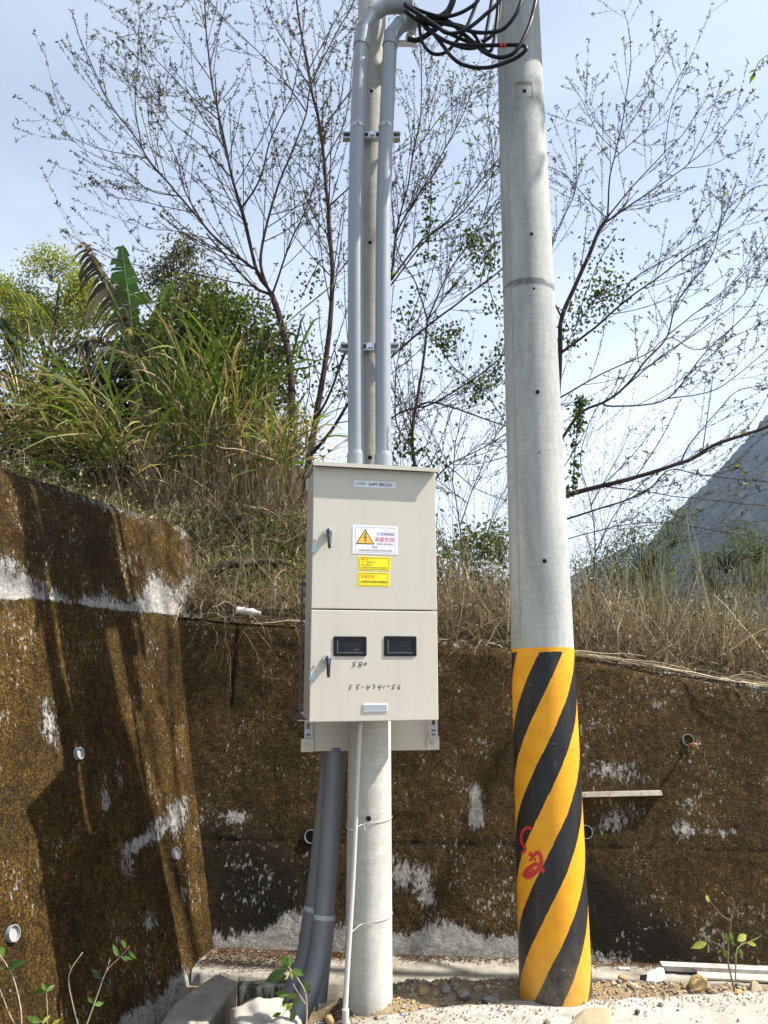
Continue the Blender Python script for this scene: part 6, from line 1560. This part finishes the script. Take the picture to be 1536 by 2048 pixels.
def hanging_straw():
    rs = np.random.default_rng(95); g = Geo(); n = 120
    X = np.where(rs.random(n) < .45, rs.uniform(-1.28, -.35, n), rs.uniform(.2, 2.6, n)); z = wall_top(X); p = np.stack([X, yb(X, z) + .10 + rs.uniform(-.03, .12, n), z + .02], 1)
    d = np.stack([rs.normal(0, 1.0, n), -np.abs(rs.normal(.35, .4, n)), rs.uniform(-.02, .5, n)], 1)
    blades(g, p, d, rs.uniform(.12, .5, n), rs.uniform(.003, .006, n), rs.uniform(.1, .9, n), palette(STRAW + [(.55, .47, .34)], n, .25, rs), 7, False, .02, rs)
    n = 40; X = rs.uniform(.9, 2.5, n); z = wall_top(X); p = np.stack([X, yb(X, z) + .02, z + .022], 1); d = np.stack([np.ones(n), rs.normal(-.09, .08, n), rs.normal(-.14, .06, n)], 1)
    blades(g, p, d, rs.uniform(.3, .9, n), rs.uniform(.004, .007, n), rs.uniform(-.02, .05, n), palette(STRAW + [(.58, .50, .37)], n, .2, rs), 7, False, .01, rs)
    n = 16; X = rs.uniform(-1.2, -.5, n); z = wall_top(X) - rs.uniform(0, .1, n); p = np.stack([X, yb(X, z) - .02, z], 1); d = np.stack([rs.normal(0, .7, n), rs.normal(-.1, .1, n), rs.normal(-.4, .5, n)], 1)
    blades(g, p, d, rs.uniform(.2, .5, n), np.full(n, .0025), rs.uniform(.2, .8, n), palette(STRAW, n), 9, False, .04, rs)
    return props(g.obj('hanging_straw', M['leaf_dry'], smooth=False, colour=True), 'loose straw lying along and hanging over the wall edge', 'straw', kind='stuff')
hanging_straw()

# ---- foreground saplings with single leaves
def broad_leaf_mesh(name, cols, seed):
    rs = np.random.default_rng(seed); n = 7; u = np.linspace(0, 1, n); W = .27 * np.sin(np.clip(u * 2.9 + .12, 0, math.pi)) ** .9 * (1 - .55 * u ** 3)
    V = np.stack([np.stack([-W, u - .10 * u ** 2, .12 * W - .25 * u ** 2], 1), np.stack([0 * u, u, -.25 * u ** 2 - .03], 1), np.stack([W, u - .10 * u ** 2, .12 * W - .25 * u ** 2], 1)], 1)
    g = Geo(); g.grid(V); g.c[-1] = np.repeat(np.array([cols]), n * 3, 0) * rs.uniform(.85, 1.15, (n * 3, 1)); me = g.mesh(name, True, None, True); me.materials.append(M['leaf']); return me
LG = broad_leaf_mesh('leaf', (.085, .155, .025), 1); LY = broad_leaf_mesh('leaf', (.24, .27, .035), 2); LD = broad_leaf_mesh('leaf', (.045, .085, .022), 3); LR = broad_leaf_mesh('leaf', (.35, .12, .05), 4)
def sapling(label, Y, stems, leaves):
    base = at(*stems[0][0][0], Y); root = props(empty('sapling', tuple(base)), label, 'sapling')
    for k, (pts, r0, r1, col) in enumerate(stems):
        p = px_path(pts, [Y + .03 * math.sin(k * 2 + i) for i in range(len(pts))] if k else Y) - base; kk = depth_of(base) / FPX
        g = Geo(); g.tube(p, np.array([r0, r1]) * kk, 7, n=24, col=col); g.obj('stem', M['twig'], root, colour=True)
    for (px, py, ex, ey, me, wf) in leaves:
        a = at(px, py, Y); b = at(ex, ey, Y + random.uniform(-.03, .03)); d = b - a; ln = float(np.linalg.norm(d)); o = bpy.data.objects.new('leaf', me); COL.objects.link(o); o.parent = root
        y = unit(d); nrm = unit(np.array([random.uniform(-.4, .4), -1, .55])); x = unit(np.cross(y, nrm)); z = np.cross(x, y)
        Mx = np.eye(4); Mx[:3, 0] = x * ln * wf; Mx[:3, 1] = y * ln; Mx[:3, 2] = z * ln * .8; Mx[:3, 3] = a - base; o.matrix_basis = Matrix(Mx.tolist())
WS_ = (.36, .29, .20)
S1 = lambda l: [(480 + x / 2.56, 1448 + y / 2.56) for x, y in l]
S2 = lambda l: [(976 + x / 2.743, 1400 + y / 2.743) for x, y in l]
S3 = lambda l: [(x / 2.477, 1428 + y / 2.477) for x, y in l]
def lv(S, l): 
    out = []
    for x0, y0, x1, y1, m, w in l:
        (a, b), (c, d) = S([(x0, y0), (x1, y1)]); out.append((a, b, c, d, m, w))
    return out
sapling('green leafy sapling in front of the curving conduits', 3.42, [(S1([(335, 1580), (342, 1480), (335, 1380), (300, 1310), (262, 1260), (245, 1240)]), 2, 1, WS_), (S1([(340, 1440), (300, 1380), (270, 1330)]), 1.2, .7, WS_)],
    lv(S1, [(235, 1260, 115, 1325, LD, .8), (262, 1250, 200, 1185, LG, 1), (262, 1240, 255, 1180, LG, .8), (270, 1255, 332, 1290, LG, .9), (262, 1262, 270, 1312, LY, .9), (240, 1290, 170, 1310, LG, .8), (345, 1370, 345, 1320, LG, 1), (345, 1360, 365, 1385, LD, .8),
        (290, 1385, 235, 1400, LY, .9), (280, 1400, 300, 1450, LG, 1), (250, 1385, 170, 1375, LG, .8), (240, 1400, 210, 1450, LD, .9), (270, 1430, 230, 1470, LY, 1), (285, 1470, 250, 1530, LG, 1), (210, 1480, 160, 1500, LG, .8), (250, 1440, 205, 1440, LY, .7)]))
sapling('young sapling on the rubble at the far right', 3.86, [(S2([(1352, 1590), (1330, 1500), (1316, 1420), (1325, 1300), (1335, 1200), (1348, 1110), (1335, 1080)]), 2.2, .6, (.22, .15, .12)), (S2([(1335, 1215), (1270, 1170), (1225, 1110), (1210, 1085)]), 1, .6, (.22, .15, .12)), (S2([(1358, 1530), (1362, 1400), (1380, 1350), (1470, 1310), (1530, 1270)]), 1.5, .6, (.18, .20, .08)), (S2([(1320, 1390), (1260, 1340), (1200, 1310)]), 1, .6, (.22, .15, .12)), (S2([(1340, 1170), (1380, 1120), (1410, 1090)]), .9, .5, (.22, .15, .12)), (S2([(1300, 1330), (1270, 1270), (1240, 1262)]), .8, .5, (.22, .15, .12))],
    lv(S2, [(1212, 1110, 1198, 1060, LY, .8), (1200, 1330, 1115, 1360, LY, .7), (1218, 1270, 1175, 1262, LD, 1.2), (1290, 1370, 1325, 1425, LY, 1.0), (1310, 1330, 1305, 1280, LY, 1.0), (1345, 1320, 1335, 1275, LG, .9), (1370, 1320, 1430, 1280, LY, .9), (1380, 1330, 1420, 1330, LG, .8), (1420, 1330, 1490, 1345, LY, .6), (1370, 1380, 1418, 1395, LG, .9), (1340, 1340, 1350, 1380, LD, .9), (1500, 1290, 1530, 1270, LD, .5), (1260, 1385, 1285, 1370, LY, .7), (1330, 1310, 1360, 1350, LG, .9)]))
sapling('bare forked twig with a leafy reddish tip in front of the wing wall', 2.86, [(S3([(405, 1600), (440, 1510), (490, 1370), (530, 1270), (600, 1200), (628, 1165)]), 1.8, .7, (.36, .30, .22)), (S3([(405, 1600), (370, 1480), (340, 1330), (355, 1260), (410, 1180)]), 1.6, .7, (.34, .27, .20)), (S3([(350, 1280), (345, 1240)]), .8, .6, (.30, .16, .10)), (S3([(530, 1270), (545, 1210)]), .9, .5, (.3, .24, .18))],
    lv(S3, [(600, 1205, 660, 1215, LG, .6), (585, 1205, 560, 1135, LG, .6), (580, 1200, 570, 1165, LG, .6), (640, 1175, 678, 1220, LG, .6), (625, 1155, 605, 1120, LG, .7), (630, 1165, 640, 1150, LR, .9), (620, 1160, 612, 1150, LR, .9), (500, 1310, 448, 1258, LD, .7), (465, 1430, 428, 1400, LG, .8), (468, 1440, 522, 1430, LG, .8)]))
sapling('low green sapling at the lower left corner', 2.74, [(S3([(100, 1620), (105, 1480), (70, 1320), (30, 1240), (0, 1195)]), 1.6, .7, (.38, .34, .26)), (S3([(110, 1620), (40, 1470), (5, 1380), (-20, 1330)]), 1.4, .6, (.38, .34, .26)), (S3([(230, 1620), (235, 1480), (230, 1380)]), 1.2, .6, (.25, .24, .12)), (S3([(260, 1620), (240, 1560), (200, 1520)]), 1, .6, (.25, .24, .12))],
    lv(S3, [(20, 1265, 125, 1215, LD, .6), (15, 1260, -30, 1250, LD, .7), (15, 1200, 5, 1140, LG, .9), (225, 1375, 140, 1372, LG, .5), (230, 1375, 275, 1335, LG, .9), (225, 1370, 205, 1325, LG, .7), (200, 1525, 130, 1500, LG, .8), (210, 1530, 250, 1490, LY, .8), (220, 1540, 180, 1580, LG, .8), (255, 1540, 300, 1510, LY, .7)]))

# ---- air between here and the mountain
HZ = NT('hazy air'); HZ.t.nodes.remove(HZ.b)
pv = HZ.t.nodes.new('ShaderNodeVolumePrincipled'); pv.inputs['Color'].default_value = (.58, .76, 1.0, 1); pv.inputs['Density'].default_value = HAZE; pv.inputs['Anisotropy'].default_value = 0.2
HZ.t.links.new(pv.outputs['Volume'], HZ.out.inputs['Volume'])
g = Geo(); g.box((0, 700, 125), (5400, 5900, 270)); hz = g.obj('haze', HZ.m, smooth=False); props(hz, 'thin bluish haze filling the valley air', 'haze', kind='stuff')
